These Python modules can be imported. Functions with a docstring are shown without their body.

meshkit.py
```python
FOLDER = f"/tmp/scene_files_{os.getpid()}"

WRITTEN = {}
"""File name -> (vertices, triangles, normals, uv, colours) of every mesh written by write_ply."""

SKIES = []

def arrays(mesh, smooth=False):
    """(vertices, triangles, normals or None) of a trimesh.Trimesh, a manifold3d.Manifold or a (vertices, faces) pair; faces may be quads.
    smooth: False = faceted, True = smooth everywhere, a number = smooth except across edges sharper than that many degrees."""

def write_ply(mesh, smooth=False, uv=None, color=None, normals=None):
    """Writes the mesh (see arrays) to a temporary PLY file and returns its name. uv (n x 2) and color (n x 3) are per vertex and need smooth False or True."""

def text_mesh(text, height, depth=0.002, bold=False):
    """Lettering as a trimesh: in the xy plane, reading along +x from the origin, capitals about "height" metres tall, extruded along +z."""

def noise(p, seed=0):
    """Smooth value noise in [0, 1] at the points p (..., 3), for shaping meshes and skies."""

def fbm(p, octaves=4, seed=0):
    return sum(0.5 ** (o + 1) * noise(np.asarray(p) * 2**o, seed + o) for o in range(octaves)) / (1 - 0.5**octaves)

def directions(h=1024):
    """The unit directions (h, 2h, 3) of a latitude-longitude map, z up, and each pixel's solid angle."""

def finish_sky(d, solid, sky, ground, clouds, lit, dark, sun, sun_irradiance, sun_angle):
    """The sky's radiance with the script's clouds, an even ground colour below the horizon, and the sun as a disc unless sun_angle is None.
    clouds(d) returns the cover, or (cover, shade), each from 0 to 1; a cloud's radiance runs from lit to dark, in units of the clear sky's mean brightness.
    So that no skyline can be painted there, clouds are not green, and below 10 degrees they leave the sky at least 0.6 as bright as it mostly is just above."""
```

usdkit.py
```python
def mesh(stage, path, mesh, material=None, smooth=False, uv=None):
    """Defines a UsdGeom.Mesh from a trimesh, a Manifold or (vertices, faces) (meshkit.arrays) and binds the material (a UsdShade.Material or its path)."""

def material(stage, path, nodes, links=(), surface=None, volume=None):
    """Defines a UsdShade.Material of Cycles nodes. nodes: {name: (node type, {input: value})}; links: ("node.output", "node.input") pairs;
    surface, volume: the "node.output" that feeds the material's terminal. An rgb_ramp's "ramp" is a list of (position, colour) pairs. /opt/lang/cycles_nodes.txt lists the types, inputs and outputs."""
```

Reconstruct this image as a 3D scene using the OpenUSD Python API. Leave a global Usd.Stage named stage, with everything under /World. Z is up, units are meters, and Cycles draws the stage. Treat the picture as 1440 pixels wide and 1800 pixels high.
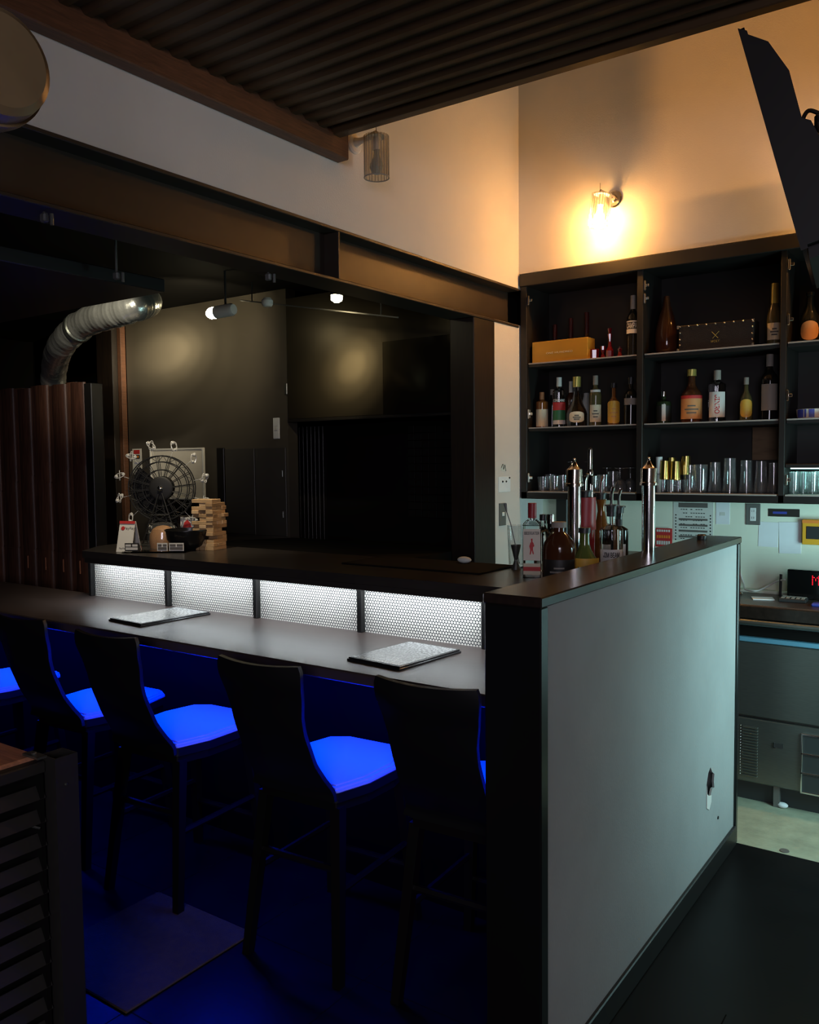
import math, random
import numpy as np, trimesh, usdkit, meshkit
from pxr import Usd, UsdGeom, UsdLux, UsdShade, Gf, Sdf, Vt
from shapely.geometry import Polygon, box as sbox
from shapely import union_all
rng = random.Random(7)
PI = math.pi
stage = Usd.Stage.CreateInMemory()
UsdGeom.SetStageUpAxis(stage, UsdGeom.Tokens.z); UsdGeom.SetStageMetersPerUnit(stage, 1.0)
World = UsdGeom.Xform.Define(stage, '/World'); stage.SetDefaultPrim(World.GetPrim())
UsdGeom.Scope.Define(stage, '/World/Looks')

# ---------------------------------------------------------------- camera
F, YAW, PIT, ROL, H = 1504.9, .612868, .060145, -.010401, 1.5
def cam_axes():
    f = np.array([-math.sin(YAW) * math.cos(PIT), math.cos(YAW) * math.cos(PIT), -math.sin(PIT)])
    r = np.array([math.cos(YAW), math.sin(YAW), 0.]); u = np.cross(r, f)
    r2 = math.cos(ROL) * r + math.sin(ROL) * u
    return np.stack([r2, np.cross(r2, f), f])
AX, C = cam_axes(), np.array([0, 0, H])
cam = UsdGeom.Camera.Define(stage, '/World/camera')
cam.CreateHorizontalApertureAttr(36.0); cam.CreateVerticalApertureAttr(45.0)
cam.CreateFocalLengthAttr(36.0 * F / 1440); cam.CreateClippingRangeAttr(Gf.Vec2f(.02, 60))
M = np.eye(4); M[0, :3], M[1, :3], M[2, :3], M[3, :3] = AX[0], AX[1], -AX[2], C
UsdGeom.Xformable(cam).AddTransformOp().Set(Gf.Matrix4d(*M.ravel().tolist()))
cam.CreateExposureAttr(0.0)
def ray(px, py): return np.array([(px - 720) / F, (900 - py) / F, 1.]) @ AX
def at(px, py, axis, val):                       # a point of the place seen at a pixel, on a known plane of the room
    d, i = ray(px, py), 'xyz'.index(axis); return C + (val - C[i]) / d[i] * d
def deep(px, py, d): return C + d * ray(px, py)

# ---------------------------------------------------------------- light
def aim(x, pos, target, up=(0, 0, 1)):
    pos, target = np.array(pos, float), np.array(target, float)
    b = pos - target; b /= np.linalg.norm(b); up = np.array(up, float)
    if abs(b @ up) > .99: up = np.array([0, 1., 0])
    r = np.cross(up, b); r /= np.linalg.norm(r); u = np.cross(b, r)
    m = np.eye(4); m[0, :3], m[1, :3], m[2, :3], m[3, :3] = r, u, b, pos
    x.AddTransformOp().Set(Gf.Matrix4d(*m.ravel().tolist()))
def rect(path, pos, target, w, h, power, col, up=(0, 0, 1)):
    l = UsdLux.RectLight.Define(stage, path); l.CreateWidthAttr(w); l.CreateHeightAttr(h)
    l.CreateIntensityAttr(power); l.CreateColorAttr(Gf.Vec3f(*col)); aim(l, pos, target, up); return l
def ball(path, pos, r, power, col):
    l = UsdLux.SphereLight.Define(stage, path); l.CreateRadiusAttr(r); l.CreateIntensityAttr(power); l.CreateColorAttr(Gf.Vec3f(*col))
    l.AddTranslateOp().Set(Gf.Vec3d(*map(float, pos))); return l
def spot(path, pos, target, power, col, cone, soft):
    l = UsdLux.SphereLight.Define(stage, path); l.CreateRadiusAttr(.015); l.CreateIntensityAttr(power); l.CreateColorAttr(Gf.Vec3f(*col)); aim(l, pos, target)
    a = UsdLux.ShapingAPI.Apply(l.GetPrim()); a.CreateShapingConeAngleAttr(cone); a.CreateShapingConeSoftnessAttr(soft); return l
# unseen area lights added for daylight: in the service aisle and behind the camera
la = rect('/World/aisle_area_light', (.15, 3.32, .95), (-.9, 3.85, .80), .5, .8, 14.5, (.52, .92, .96))
UsdLux.ShapingAPI.Apply(la.GetPrim()).CreateShapingConeAngleAttr(55.)
le = rect('/World/rear_area_light', (1.2, -1.9, 1.9), (-2.0, 1.9, 1.9), 1.6, 1.2, 9.0, (.90, .85, 1.0))
UsdLux.ShapingAPI.Apply(le.GetPrim()).CreateShapingConeAngleAttr(50.)

# ---------------------------------------------------------------- materials
def c(r, g, b):
    return tuple(((x / 255) / 12.92 if x <= 10 else ((x / 255 + .055) / 1.055) ** 2.4) for x in (r, g, b))
MATS = {}
def mat(name, col, rough=.5, metal=0., vary=.0, vscale=8., bump=0., bscale=60., stretch=(1, 1, 1), coat=0., **kw):
    """A procedural look: a base colour with noise grain of its own and a fine bump."""
    p = {'base_color': col, 'roughness': rough, 'metallic': metal, 'coat_weight': coat, **kw}
    nodes, links = {'p': ('principled_bsdf', p)}, []
    if vary or bump:
        nodes['tc'] = ('texture_coordinate', {}); nodes['mp'] = ('mapping', {'scale': stretch}); links += [('tc.object', 'mp.vector')]
    if vary:
        nodes['n'] = ('noise_texture', {'scale': vscale, 'detail': 5.0, 'roughness': .6})
        lo, hi = [tuple(np.clip(np.array(col) * k, 0, 1)) for k in (1 - vary, 1 + vary)]
        nodes['r'] = ('rgb_ramp', {'ramp': [(.3, lo), (.7, hi)]})
        links += [('mp.vector', 'n.vector'), ('n.fac', 'r.fac'), ('r.color', 'p.base_color')]
    if bump:
        nodes['bn'] = ('noise_texture', {'scale': bscale, 'detail': 4.0}); nodes['b'] = ('bump', {'strength': bump, 'distance': .004})
        links += [('mp.vector', 'bn.vector'), ('bn.fac', 'b.height'), ('b.normal', 'p.normal')]
    MATS[name] = usdkit.material(stage, '/World/Looks/' + name, nodes, links, surface='p.BSDF'); return MATS[name]
def emit(name, col, s):
    MATS[name] = usdkit.material(stage, '/World/Looks/' + name, {'e': ('emission', {'color': col, 'strength': s})}, surface='e.emission')
def thin_glass(name, tint=(1, 1, 1), ior=1.5, rough=.02, haze=.0):
    MATS[name] = usdkit.material(stage, '/World/Looks/' + name, {'t': ('transparent_bsdf', {'color': tint}), 'g': ('glossy_bsdf', {'color': (1, 1, 1), 'roughness': rough}), 'd': ('diffuse_bsdf', {'color': (.8, .85, .85)}),
        'lw': ('layer_weight', {'blend': .5}), 'pw': ('math', {'math_type': 'power', 'value2': 3.5}), 'f': ('math', {'math_type': 'multiply_add', 'value2': .85, 'value3': ((ior - 1) / (ior + 1)) ** 2}), 'h': ('mix_closure', {'fac': haze}), 'm': ('mix_closure', {})}, [('t.BSDF', 'h.closure1'), ('d.BSDF', 'h.closure2'), ('lw.facing', 'pw.value1'), ('pw.value', 'f.value1'), ('f.value', 'm.fac'), ('h.closure', 'm.closure1'), ('g.BSDF', 'm.closure2')], surface='m.closure')
mat('plaster', (.62, .60, .57), .85, vary=.03, vscale=3, bump=.12, bscale=160)
mat('plaster_grey', (.34, .35, .345), .8, vary=.10, vscale=2.2, bump=.10, bscale=120)
mat('plaster_green', (.72, .78, .64), .8, vary=.04, vscale=3, bump=.08, bscale=140)
mat('floor_dark', (.006, .006, .0065), .38, vary=.25, vscale=5, bump=.04, bscale=90, specular_ior_level=.18)
mat('floor_tan', (.34, .37, .27), .6, vary=.22, vscale=9, bump=.15, bscale=80)
mat('black_paint', (.010, .009, .0085), .42, vary=.15, vscale=6, bump=.04, bscale=200)
mat('black_lacquer', (.006, .006, .006), .28)
mat('panel_matt', (.0015, .0015, .002), .7, specular_ior_level=.05)
mat('black_void', (.005, .0045, .004), .9, specular_ior_level=.1)
mat('dark_brown', (.014, .008, .005), .5, vary=.35, vscale=12, stretch=(8, 8, .8), bump=.08, bscale=60)
mat('timber', (.115, .046, .022), .55, vary=.30, vscale=9, stretch=(14, 1.2, 14), bump=.15, bscale=40)
mat('slat_wood', (.10, .040, .022), .5, vary=.45, vscale=10, stretch=(9, 9, .7), bump=.15, bscale=50)
mat('slat_wood_dark', (.068, .027, .016), .5, vary=.45, vscale=10, stretch=(9, 9, .7), bump=.15, bscale=50)
mat('deck_steel', (.075, .042, .018), .45, metal=.3, vary=.2, vscale=3)
mat('steel_beam', (.040, .029, .021), .48, metal=.3, vary=.15, vscale=5, bump=.05, bscale=60)
mat('counter_top', (.050, .036, .032), .34, vary=.12, vscale=3, stretch=(1, 6, 6), bump=.03, bscale=60)
mat('counter_upper', (.026, .023, .021), .26, vary=.15, vscale=3, stretch=(1, 6, 6))
mat('cap_wood', (.020, .013, .010), .24, specular_ior_level=.35, vary=.25, vscale=6, stretch=(8, 1, 8))
mat('cabinet_black', (.010, .008, .0065), .5, vary=.2, vscale=5)
mat('chrome', (.80, .80, .79), .13, metal=1.)
mat('chrome_warm', (.85, .74, .64), .14, metal=1.)
mat('steel_brushed', (.20, .21, .19), .34, metal=.85, vary=.08, vscale=30, stretch=(1, 1, 12))
mat('hood_steel', (.060, .050, .034), .34, metal=.7, vary=.06, vscale=2, bump=.03, bscale=4)
mat('hood_polish', (.075, .062, .042), .12, metal=.9)
mat('kitchen_panel', (.072, .062, .048), .38, vary=.06, vscale=3, bump=.02, bscale=120)
mat('kitchen_door', (.050, .046, .040), .45, vary=.06, vscale=3)
mat('foil', (.70, .70, .65), .26, metal=.8, vary=.12, vscale=14, bump=.5, bscale=45)
mat('dark_pipe', (.025, .025, .025), .4, metal=.3)
mat('bronze', (.22, .15, .075), .36, metal=.2, vary=.15, vscale=5, bump=.08, bscale=30)
mat('white_paint', (.72, .70, .66), .5)
mat('white_plastic', (.70, .72, .70), .4)
mat('grey_plate', (.13, .13, .12), .4)
mat('paper', (.74, .78, .80), .8, vary=.03, vscale=14)
mat('paper_cream', (.74, .68, .56), .8, vary=.03, vscale=14)
mat('paper_pale', (.60, .63, .58), .8)
mat('ink', (.02, .02, .02), .7)
mat('ink_grey', (.12, .11, .10), .7)
mat('ink_red', (.50, .03, .03), .6)
mat('ink_orange', (.75, .22, .03), .6)
mat('ink_blue', (.04, .06, .35), .5)
mat('ink_green', (.03, .16, .06), .5)
mat('gold_box', (.50, .26, .03), .42, metal=.25, vary=.05)
mat('gold', (.85, .62, .18), .25, metal=1., bump=.1, bscale=60)
mat('red_glass', (.10, .004, .008), .08, coat=.6)
mat('neck_red', (.045, .006, .005), .12, coat=.5)
mat('bottle_dark', (.010, .010, .008), .07)
mat('bottle_green', (.020, .035, .014), .07)
mat('bottle_olive', (.085, .072, .030), .12)
mat('bottle_brown', (.060, .020, .008), .08)
mat('amber_drink', (.20, .070, .015), .06, coat=.5)
mat('green_drink', (.10, .13, .03), .06, coat=.5)
mat('red_drink', (.22, .02, .02), .06, coat=.5)
mat('clear_solid', (.92, .95, .94), .02, transmission_weight=1.0, ior=1.45)
thin_glass('clear_glass', (.97, .98, .98), 1.75, .04, .035); thin_glass('shade_glass', (.93, .90, .85), 1.7, .05); thin_glass('teal_glass', (.93, .98, .97), 1.8, .05, .06)
mat('frosted', (.55, .60, .58), .5, transmission_weight=.4)
mat('yellow_label', (.70, .40, .05), .5); mat('cream_label', (.66, .58, .42), .6); mat('orange_label', (.60, .28, .10), .55)
mat('grey_label', (.30, .27, .23), .6); mat('white_label', (.66, .64, .60), .55); mat('black_label', (.02, .018, .015), .5)
mat('cap_gold', (.55, .45, .12), .35, metal=.6); mat('cap_red', (.32, .03, .035), .4); mat('cap_white', (.6, .6, .56), .5); mat('cap_dark', (.02, .02, .02), .4)
mat('cap_brown', (.33, .15, .06), .6)
mat('seat_cloth', (.42, .50, .66), .75, bump=.15, bscale=300)
mat('chair_black', (.006, .006, .0065), .36, bump=.03, bscale=200)
mat('chair_wood', (.006, .005, .005), .4, specular_ior_level=.25)
mat('rack_metal', (.028, .026, .023), .5, metal=.3, bump=.08, bscale=120)
mat('rack_wood', (.38, .17, .095), .5, vary=.35, vscale=8, stretch=(1, 9, 9), bump=.1, bscale=50)
mat('patch_brown', (.085, .052, .006), .8, vary=.25, vscale=40, bump=.4, bscale=300)
mat('block_wood', (.52, .34, .17), .6, vary=.18, vscale=20, stretch=(1, 1, 6)); mat('block_wood_light', (.64, .44, .24), .6, vary=.14, vscale=20); mat('block_wood_dark', (.40, .25, .12), .6, vary=.2, vscale=20)
mat('bowl_black', (.012, .012, .012), .22); mat('gourd_wood', (.40, .20, .08), .4, vary=.2, vscale=10)
mat('wire_black', (.008, .008, .008), .6); mat('clear_wire', (.55, .54, .50), .15, coat=.5)
mat('tv_black', (.008, .0055, .004), .5, vary=.2, vscale=4, specular_ior_level=.25); mat('screen_black', (.004, .004, .004), .1)
mat('yellow_plastic', (.72, .36, .02), .5); mat('card_white', (.66, .64, .58), .6); mat('cardboard', (.16, .10, .055), .8, vary=.25, vscale=9, stretch=(1, 1, 4))
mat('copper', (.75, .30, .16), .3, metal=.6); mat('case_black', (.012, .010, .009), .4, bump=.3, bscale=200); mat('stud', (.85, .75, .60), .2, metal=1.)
mat('liner', (.34, .30, .27), .6)
mat('menu_cover', (.012, .012, .013), .3); mat('grille', (.03, .035, .035), .5); mat('blue_trim', (.10, .26, .36), .35)
mat('tile_black', (.010, .009, .008), .25)
emit('bulb_warm', (1, .80, .42), 60); emit('spot_face', (1, .88, .55), 40); emit('led_cool', (.80, .92, 1.0), 14); emit('led_red', (1, .012, .03), 1.6); emit('led_blue', (.0, .03, 1.0), 1.0); emit('teal_glow', (.5, 1, .9), 3)
# mosaic: white glazed with a hexagonal net of small dark dots (too small to build one by one)
def mosaic():
    s = .0112
    n = {'tc': ('texture_coordinate', {}), 'sx': ('separate_xyz', {}), 'p': ('principled_bsdf', {'roughness': .35}), 'r': ('rgb_ramp', {'ramp': [(.0, (.035, .040, .045)), (.20, (.05, .055, .06)), (.30, (.72, .69, .63)), (1, (.76, .73, .67))]})}
    L = [('tc.object', 'sx.vector'), ('mn3.value', 'r.fac'), ('r.color', 'p.base_color')]
    def lattice(tag, ox, oz):
        out = []
        for a, per, off in (('x', s, ox), ('z', s * 1.732, oz)):
            n[tag + a + 'd'] = ('math', {'math_type': 'multiply_add', 'value2': 1 / per, 'value3': off + 500.}); n[tag + a + 'f'] = ('math', {'math_type': 'fraction'})
            n[tag + a + 's'] = ('math', {'math_type': 'subtract', 'value2': .5}); n[tag + a + 'm'] = ('math', {'math_type': 'multiply', 'value2': per / s})
            L.extend([('sx.' + a, tag + a + 'd.value1'), (tag + a + 'd.value', tag + a + 'f.value1'), (tag + a + 'f.value', tag + a + 's.value1'), (tag + a + 's.value', tag + a + 'm.value1')])
        n[tag + 'c'] = ('combine_xyz', {}); n[tag + 'l'] = ('vector_math', {'math_type': 'length'})
        L.extend([(tag + 'xm.value', tag + 'c.x'), (tag + 'zm.value', tag + 'c.y'), (tag + 'c.vector', tag + 'l.vector1')]); return tag + 'l.value'
    h = [lattice('a', 0, 1 / 6), lattice('b', .5, 2 / 3), lattice('e', 0, -1 / 6), lattice('g', .5, 1 / 3)]      # honeycomb points: dots in rings of six
    for k in (1, 2, 3):
        n[f'mn{k}'] = ('math', {'math_type': 'minimum'}); L.extend([(h[0] if k == 1 else f'mn{k-1}.value', f'mn{k}.value1'), (h[k], f'mn{k}.value2')])
    MATS['mosaic'] = usdkit.material(stage, '/World/Looks/mosaic', n, L, surface='p.BSDF')
mosaic()
# printed page of the menus: pale paper with rows of grey lettering too small to read
def printed():
    n = {'tc': ('texture_coordinate', {}), 'mp': ('mapping', {'scale': (190, 90, 1)}), 'n': ('noise_texture', {'scale': 1.0, 'detail': 2.0}), 'r': ('rgb_ramp', {'ramp': [(.42, (.13, .13, .13)), (.60, (.40, .41, .40))]}), 'p': ('principled_bsdf', {'roughness': .25, 'coat_weight': .3})}
    MATS['menu_print'] = usdkit.material(stage, '/World/Looks/menu_print', n, [('tc.object', 'mp.vector'), ('mp.vector', 'n.vector'), ('n.fac', 'r.fac'), ('r.color', 'p.base_color')], surface='p.BSDF')
printed()

# ---------------------------------------------------------------- building helpers
USED = {}
def free(path):
    base, name = path.rsplit('/', 1)
    k = USED.get(path, -1) + 1; USED[path] = k
    return path if k == 0 else f'{base}/{name}_{k:03d}'
def tag(p, label=None, cat=None, group=None, kind=None):
    p = p.GetPrim() if hasattr(p, 'GetPrim') else p
    for k, v in (('label', label), ('category', cat), ('group', group), ('kind', kind)):
        if v: p.SetCustomDataByKey(k, v)
    return p
class MB:
    """collects shapes; build() makes them one mesh"""
    def __init__(s): s.m = []
    def add(s, m, T=None):
        if isinstance(m, MB): m = trimesh.util.concatenate(m.m)
        m = m.copy() if T is not None else m
        if T is not None: m.apply_transform(T)
        s.m.append(m); return s
    def box(s, x0, x1, y0, y1, z0, z1, ch=0.): return s.add(cbox((x0, y0, z0), (x1, y1, z1), ch))
    def tube(s, pts, r, n=8): return s.add(tube(pts, r, n))
    def lathe(s, prof, loc=(0, 0, 0), n=24): return s.add(lathe(prof, n), T(loc))
def T(loc=(0, 0, 0), rz=0., rx=0., ry=0.):
    t = trimesh.transformations
    return t.translation_matrix(loc) @ t.rotation_matrix(rz, (0, 0, 1)) @ t.rotation_matrix(ry, (0, 1, 0)) @ t.rotation_matrix(rx, (1, 0, 0))
def cbox(lo, hi, ch=0.):
    lo, hi = np.minimum(lo, hi).astype(float), np.maximum(lo, hi).astype(float)
    ch = min(ch, *(hi - lo) * .45)
    if ch <= 0:
        b = trimesh.creation.box(hi - lo); b.apply_translation((hi + lo) / 2); return b
    P = []
    for sx in (0, 1):
        for sy in (0, 1):
            for sz in (0, 1):
                s = np.array([sx, sy, sz]); k = np.where(s == 1, hi, lo); d = np.where(s == 1, -ch, ch)
                for a in range(3):
                    q = k + d; q[a] = k[a]; P.append(q)
    return trimesh.convex.convex_hull(np.array(P))
def tube(pts, r, n=8, closed=False):
    pts = np.array(pts, float); N = len(pts); r = np.full(N, r) if np.ndim(r) == 0 else np.array(r)
    t = np.gradient(pts, axis=0) if not closed else np.roll(pts, -1, 0) - np.roll(pts, 1, 0)
    t /= np.linalg.norm(t, axis=1, keepdims=True)
    u = np.cross(t[0], (0, 0, 1)); u = np.cross(t[0], (1, 0, 0)) if np.linalg.norm(u) < .1 else u
    V = []
    for i in range(N):
        u = u - t[i] * (u @ t[i]); u /= np.linalg.norm(u); w = np.cross(t[i], u)
        a = np.arange(n) / n * 2 * PI
        V.append(pts[i] + r[i] * (np.cos(a)[:, None] * u + np.sin(a)[:, None] * w))
    V = np.vstack(V); Fc = []
    for i in range(N if closed else N - 1):
        j = (i + 1) % N
        for k in range(n):
            l = (k + 1) % n; Fc += [[i * n + k, i * n + l, j * n + l], [i * n + k, j * n + l, j * n + k]]
    if not closed:
        V = np.vstack([V, pts[0], pts[-1]])
        for k in range(n):
            l = (k + 1) % n; Fc += [[N * n, l, k], [N * n + 1, (N - 1) * n + k, (N - 1) * n + l]]
    return trimesh.Trimesh(V, Fc, process=False)
def lathe(prof, n=24):
    """(radius, z) points from bottom to top; open ends at the axis are closed"""
    prof = [(max(r, 0.), z) for r, z in prof]; V, Fc = [], []
    for r, z in prof:
        a = np.arange(n) / n * 2 * PI; V.append(np.stack([r * np.cos(a), r * np.sin(a), np.full(n, z)], 1))
    V = np.vstack(V)
    for i in range(len(prof) - 1):
        for k in range(n):
            l = (k + 1) % n; Fc += [[i * n + k, i * n + l, (i + 1) * n + l], [i * n + k, (i + 1) * n + l, (i + 1) * n + k]]
    m = trimesh.Trimesh(V, Fc, process=False); m.merge_vertices(); m.update_faces(m.nondegenerate_faces()); return m
def extrude(poly, h, Tm=None):
    m = trimesh.creation.extrude_polygon(poly if isinstance(poly, Polygon) else Polygon(poly), h, engine='earcut')
    if Tm is not None: m.apply_transform(Tm)
    return m
def curve(pts, n=8):
    """a smooth line through points"""
    pts = np.array(pts, float); P = np.vstack([2 * pts[0] - pts[1], pts, 2 * pts[-1] - pts[-2]]); out = []
    for i in range(1, len(P) - 2):
        for t in np.linspace(0, 1, n, endpoint=False):
            a, b, d, e = P[i - 1:i + 3]
            out.append(.5 * (2 * b + (d - a) * t + (2 * a - 5 * b + 4 * d - e) * t * t + (3 * b - a - 3 * d + e) * t ** 3))
    return np.array(out + [pts[-1]])
def obj(name, m, material, parent=None, smooth=30, label=None):
    if isinstance(m, MB): m = trimesh.util.concatenate(m.m) if len(m.m) > 1 else m.m[0]
    base = '/World' if parent is None else str((parent.GetPrim() if hasattr(parent, 'GetPrim') else parent).GetPath())
    p = usdkit.mesh(stage, free(f'{base}/{name}'), m, MATS[material], smooth=smooth)
    if label: p.GetPrim().SetCustomDataByKey('label', label)
    return p
def thing(name, label, cat, loc=(0, 0, 0), rz=0., group=None, kind=None):
    x = UsdGeom.Xform.Define(stage, free('/World/' + name))
    x.AddTranslateOp().Set(Gf.Vec3d(*map(float, loc))); x.AddRotateZOp().Set(math.degrees(rz))
    tag(x, label, cat, group, kind); return x
def one(name, m, material, label, cat, group=None, smooth=30):
    return tag(obj(name, m, material, None, smooth), label, cat, group)
def struct(name, m, material, smooth=30): return tag(obj(name, m, material, None, smooth), kind='structure')
def sgroup(name): return thing(name, None, None, kind='structure')
def text(s, h, mirror=False, depth=.0006, bold=False, width=None):
    m = meshkit.text_mesh(s, h, depth, bold); m.apply_translation((-m.bounds.mean(0)[0], 0, 0))
    if width: m.apply_scale([width / (m.bounds[1, 0] - m.bounds[0, 0]), 1, 1])
    return m
def wrap(m, r, phi, z):
    """lays flat lettering (x right, y up, z out) on a cylinder of radius r facing direction phi"""
    v = np.array(m.vertices); a = phi + v[:, 0] / r; rr = r + v[:, 2]
    return trimesh.Trimesh(np.stack([rr * np.cos(a), rr * np.sin(a), z + v[:, 1]], 1), m.faces, process=False)
def patch(r, phi, span, z0, z1, n=12, cut=0.):
    """a curved paper label on a cylinder"""
    V, Fc = [], []
    for i in range(n + 1):
        u = i / n * 2 - 1; a = phi + u * span / 2; e = cut * (1 - math.sqrt(max(0, 1 - u * u)))
        for rr in (r + .0005, r + .0012): V += [[rr * math.cos(a), rr * math.sin(a), z0 + e], [rr * math.cos(a), rr * math.sin(a), z1 - e]]
    for i in range(n):
        b, d = i * 4, i * 4 + 4
        for q in ((b + 2, d + 2, d + 3, b + 3), (b, b + 1, d + 1, d), (b + 1, b + 3, d + 3, d + 1), (b, d, d + 2, b + 2)): Fc += [[q[0], q[1], q[2]], [q[0], q[2], q[3]]]
    return trimesh.Trimesh(V, Fc, process=False)
def along(m, d):
    d = np.array(d, float) / np.linalg.norm(d); return m.apply_transform(trimesh.geometry.align_vectors((0, 0, 1), d))
def flat(m, loc, right, up):
    """places flat lettering at loc with the given reading and up directions"""
    r, u = np.array(right, float), np.array(up, float); r /= np.linalg.norm(r); u /= np.linalg.norm(u)
    A = np.eye(4); A[:3, 0], A[:3, 1], A[:3, 2], A[:3, 3] = r, u, np.cross(r, u), loc
    m = m.copy(); m.apply_transform(A); return m

# ================================================================ THE ROOM
XB, YC, YB, XW = -2.07, 3.93, 4.20, -.847          # beam/left wall, cabinet face, back wall, half wall's aisle face
ZL, ZU, YF, YT, YU = .90, 1.12, 1.872, 2.345, 2.225  # bar: lower and upper heights, front edge, tile plane, upper edge
fl = sgroup('floor')
obj('floor_slab', MB().box(-6.6, 1.6, -2.5, 3.385, -.06, 0), 'floor_dark', fl)
jt = MB()
for x in np.arange(-2.403 - .453 * 3, 1.5, .453): jt.box(x - .0015, x + .0015, -2.4, 2.3, -.001, .0006)
for y in np.arange(1.87 - .47 * 8, 2.3, .47): jt.box(-6, 1.5, y - .0015, y + .0015, -.001, .0006)
obj('floor_joint', jt, 'black_void', fl)
struct('floor', MB().box(-2.05, 1.6, 3.385, 4.30, -.06, .0), 'floor_tan')
struct('floor', MB().box(-6.6, -2.05, 3.385, 4.4, -.06, .0), 'floor_dark')
# left wall: high white wall over the beam and the strip beside the cabinet
wl = sgroup('wall_left')
obj('upper_wall', MB().box(XB - .1, XB, -2.5, YC + .02, 2.36, 4.3), 'plaster', wl)
obj('wall_strip', MB().box(XB - .1, XB, 3.675, YB + .02, 0, 2.18), 'plaster', wl)
struct('wall_back', MB().box(XB - .1, 1.7, YC, YC + .1, 2.436, 4.3), 'plaster')
struct('wall_back_lower', MB().box(XB - .1, 1.7, YB, YB + .1, 0, 2.43), 'plaster_green')
struct('wall_right', MB().box(1.6, 1.7, -2.5, 4.3, 0, 4.3), 'plaster_grey')
struct('wall_front', MB().box(-6.6, 1.7, -2.6, -2.5, 0, 4.3), 'black_paint')
struct('ceiling', MB().box(-2.2, 1.7, -2.6, 4.1, 4.3, 4.4), 'plaster')
w1 = sgroup('window')  # unseen frame on the solid wall, added to go with the aisle light
for a in ((1.575, 1.605, 2.85, 2.89, .45, 2.05), (1.575, 1.605, 3.81, 3.85, .45, 2.05), (1.575, 1.605, 2.89, 3.81, .45, .49), (1.575, 1.605, 2.89, 3.81, 2.01, 2.05)): obj('added_window_frame', MB().box(*a, .004), 'black_paint', w1)
# corrugated deck over the seats
def deck():
    ys, z0, dp, per = [], 2.672, .013, .0715
    y = -2.45
    while y < 2.38:
        ys += [(y, 0), (y + .022, 0), (y + .034, dp), (y + .058, dp)]; y += per
    top = [(b, z0 + .05) for b in (ys[-1][0] + .012, ys[0][0])]
    poly = Polygon([(a, z0 + b) for a, b in ys] + [(ys[-1][0] + .012, z0)] + top)
    m = extrude(poly, 3.7); A = np.array([[0, 0, 1, -2.02], [1, 0, 0, 0], [0, 1, 0, 0], [0, 0, 0, 1.]]); m.apply_transform(A); return m
cl = sgroup('ceiling')
obj('corrugated_deck', deck(), 'deck_steel', cl, smooth=False)
obj('edge_channel', MB().box(-2.0, 1.6, 2.395, 2.435, 2.655, 2.75, .003), 'deck_steel', cl)
struct('loft_shadow_wall', MB().box(-2.0, .585, 1.46, 1.50, 2.76, 4.3), 'plaster')  # unseen partition added so its edge cuts off the loft lamp's light
struct('trim', MB().box(XB, XB + .055, -2.4, 2.505, 2.60, 2.725, .004), 'timber')
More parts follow.
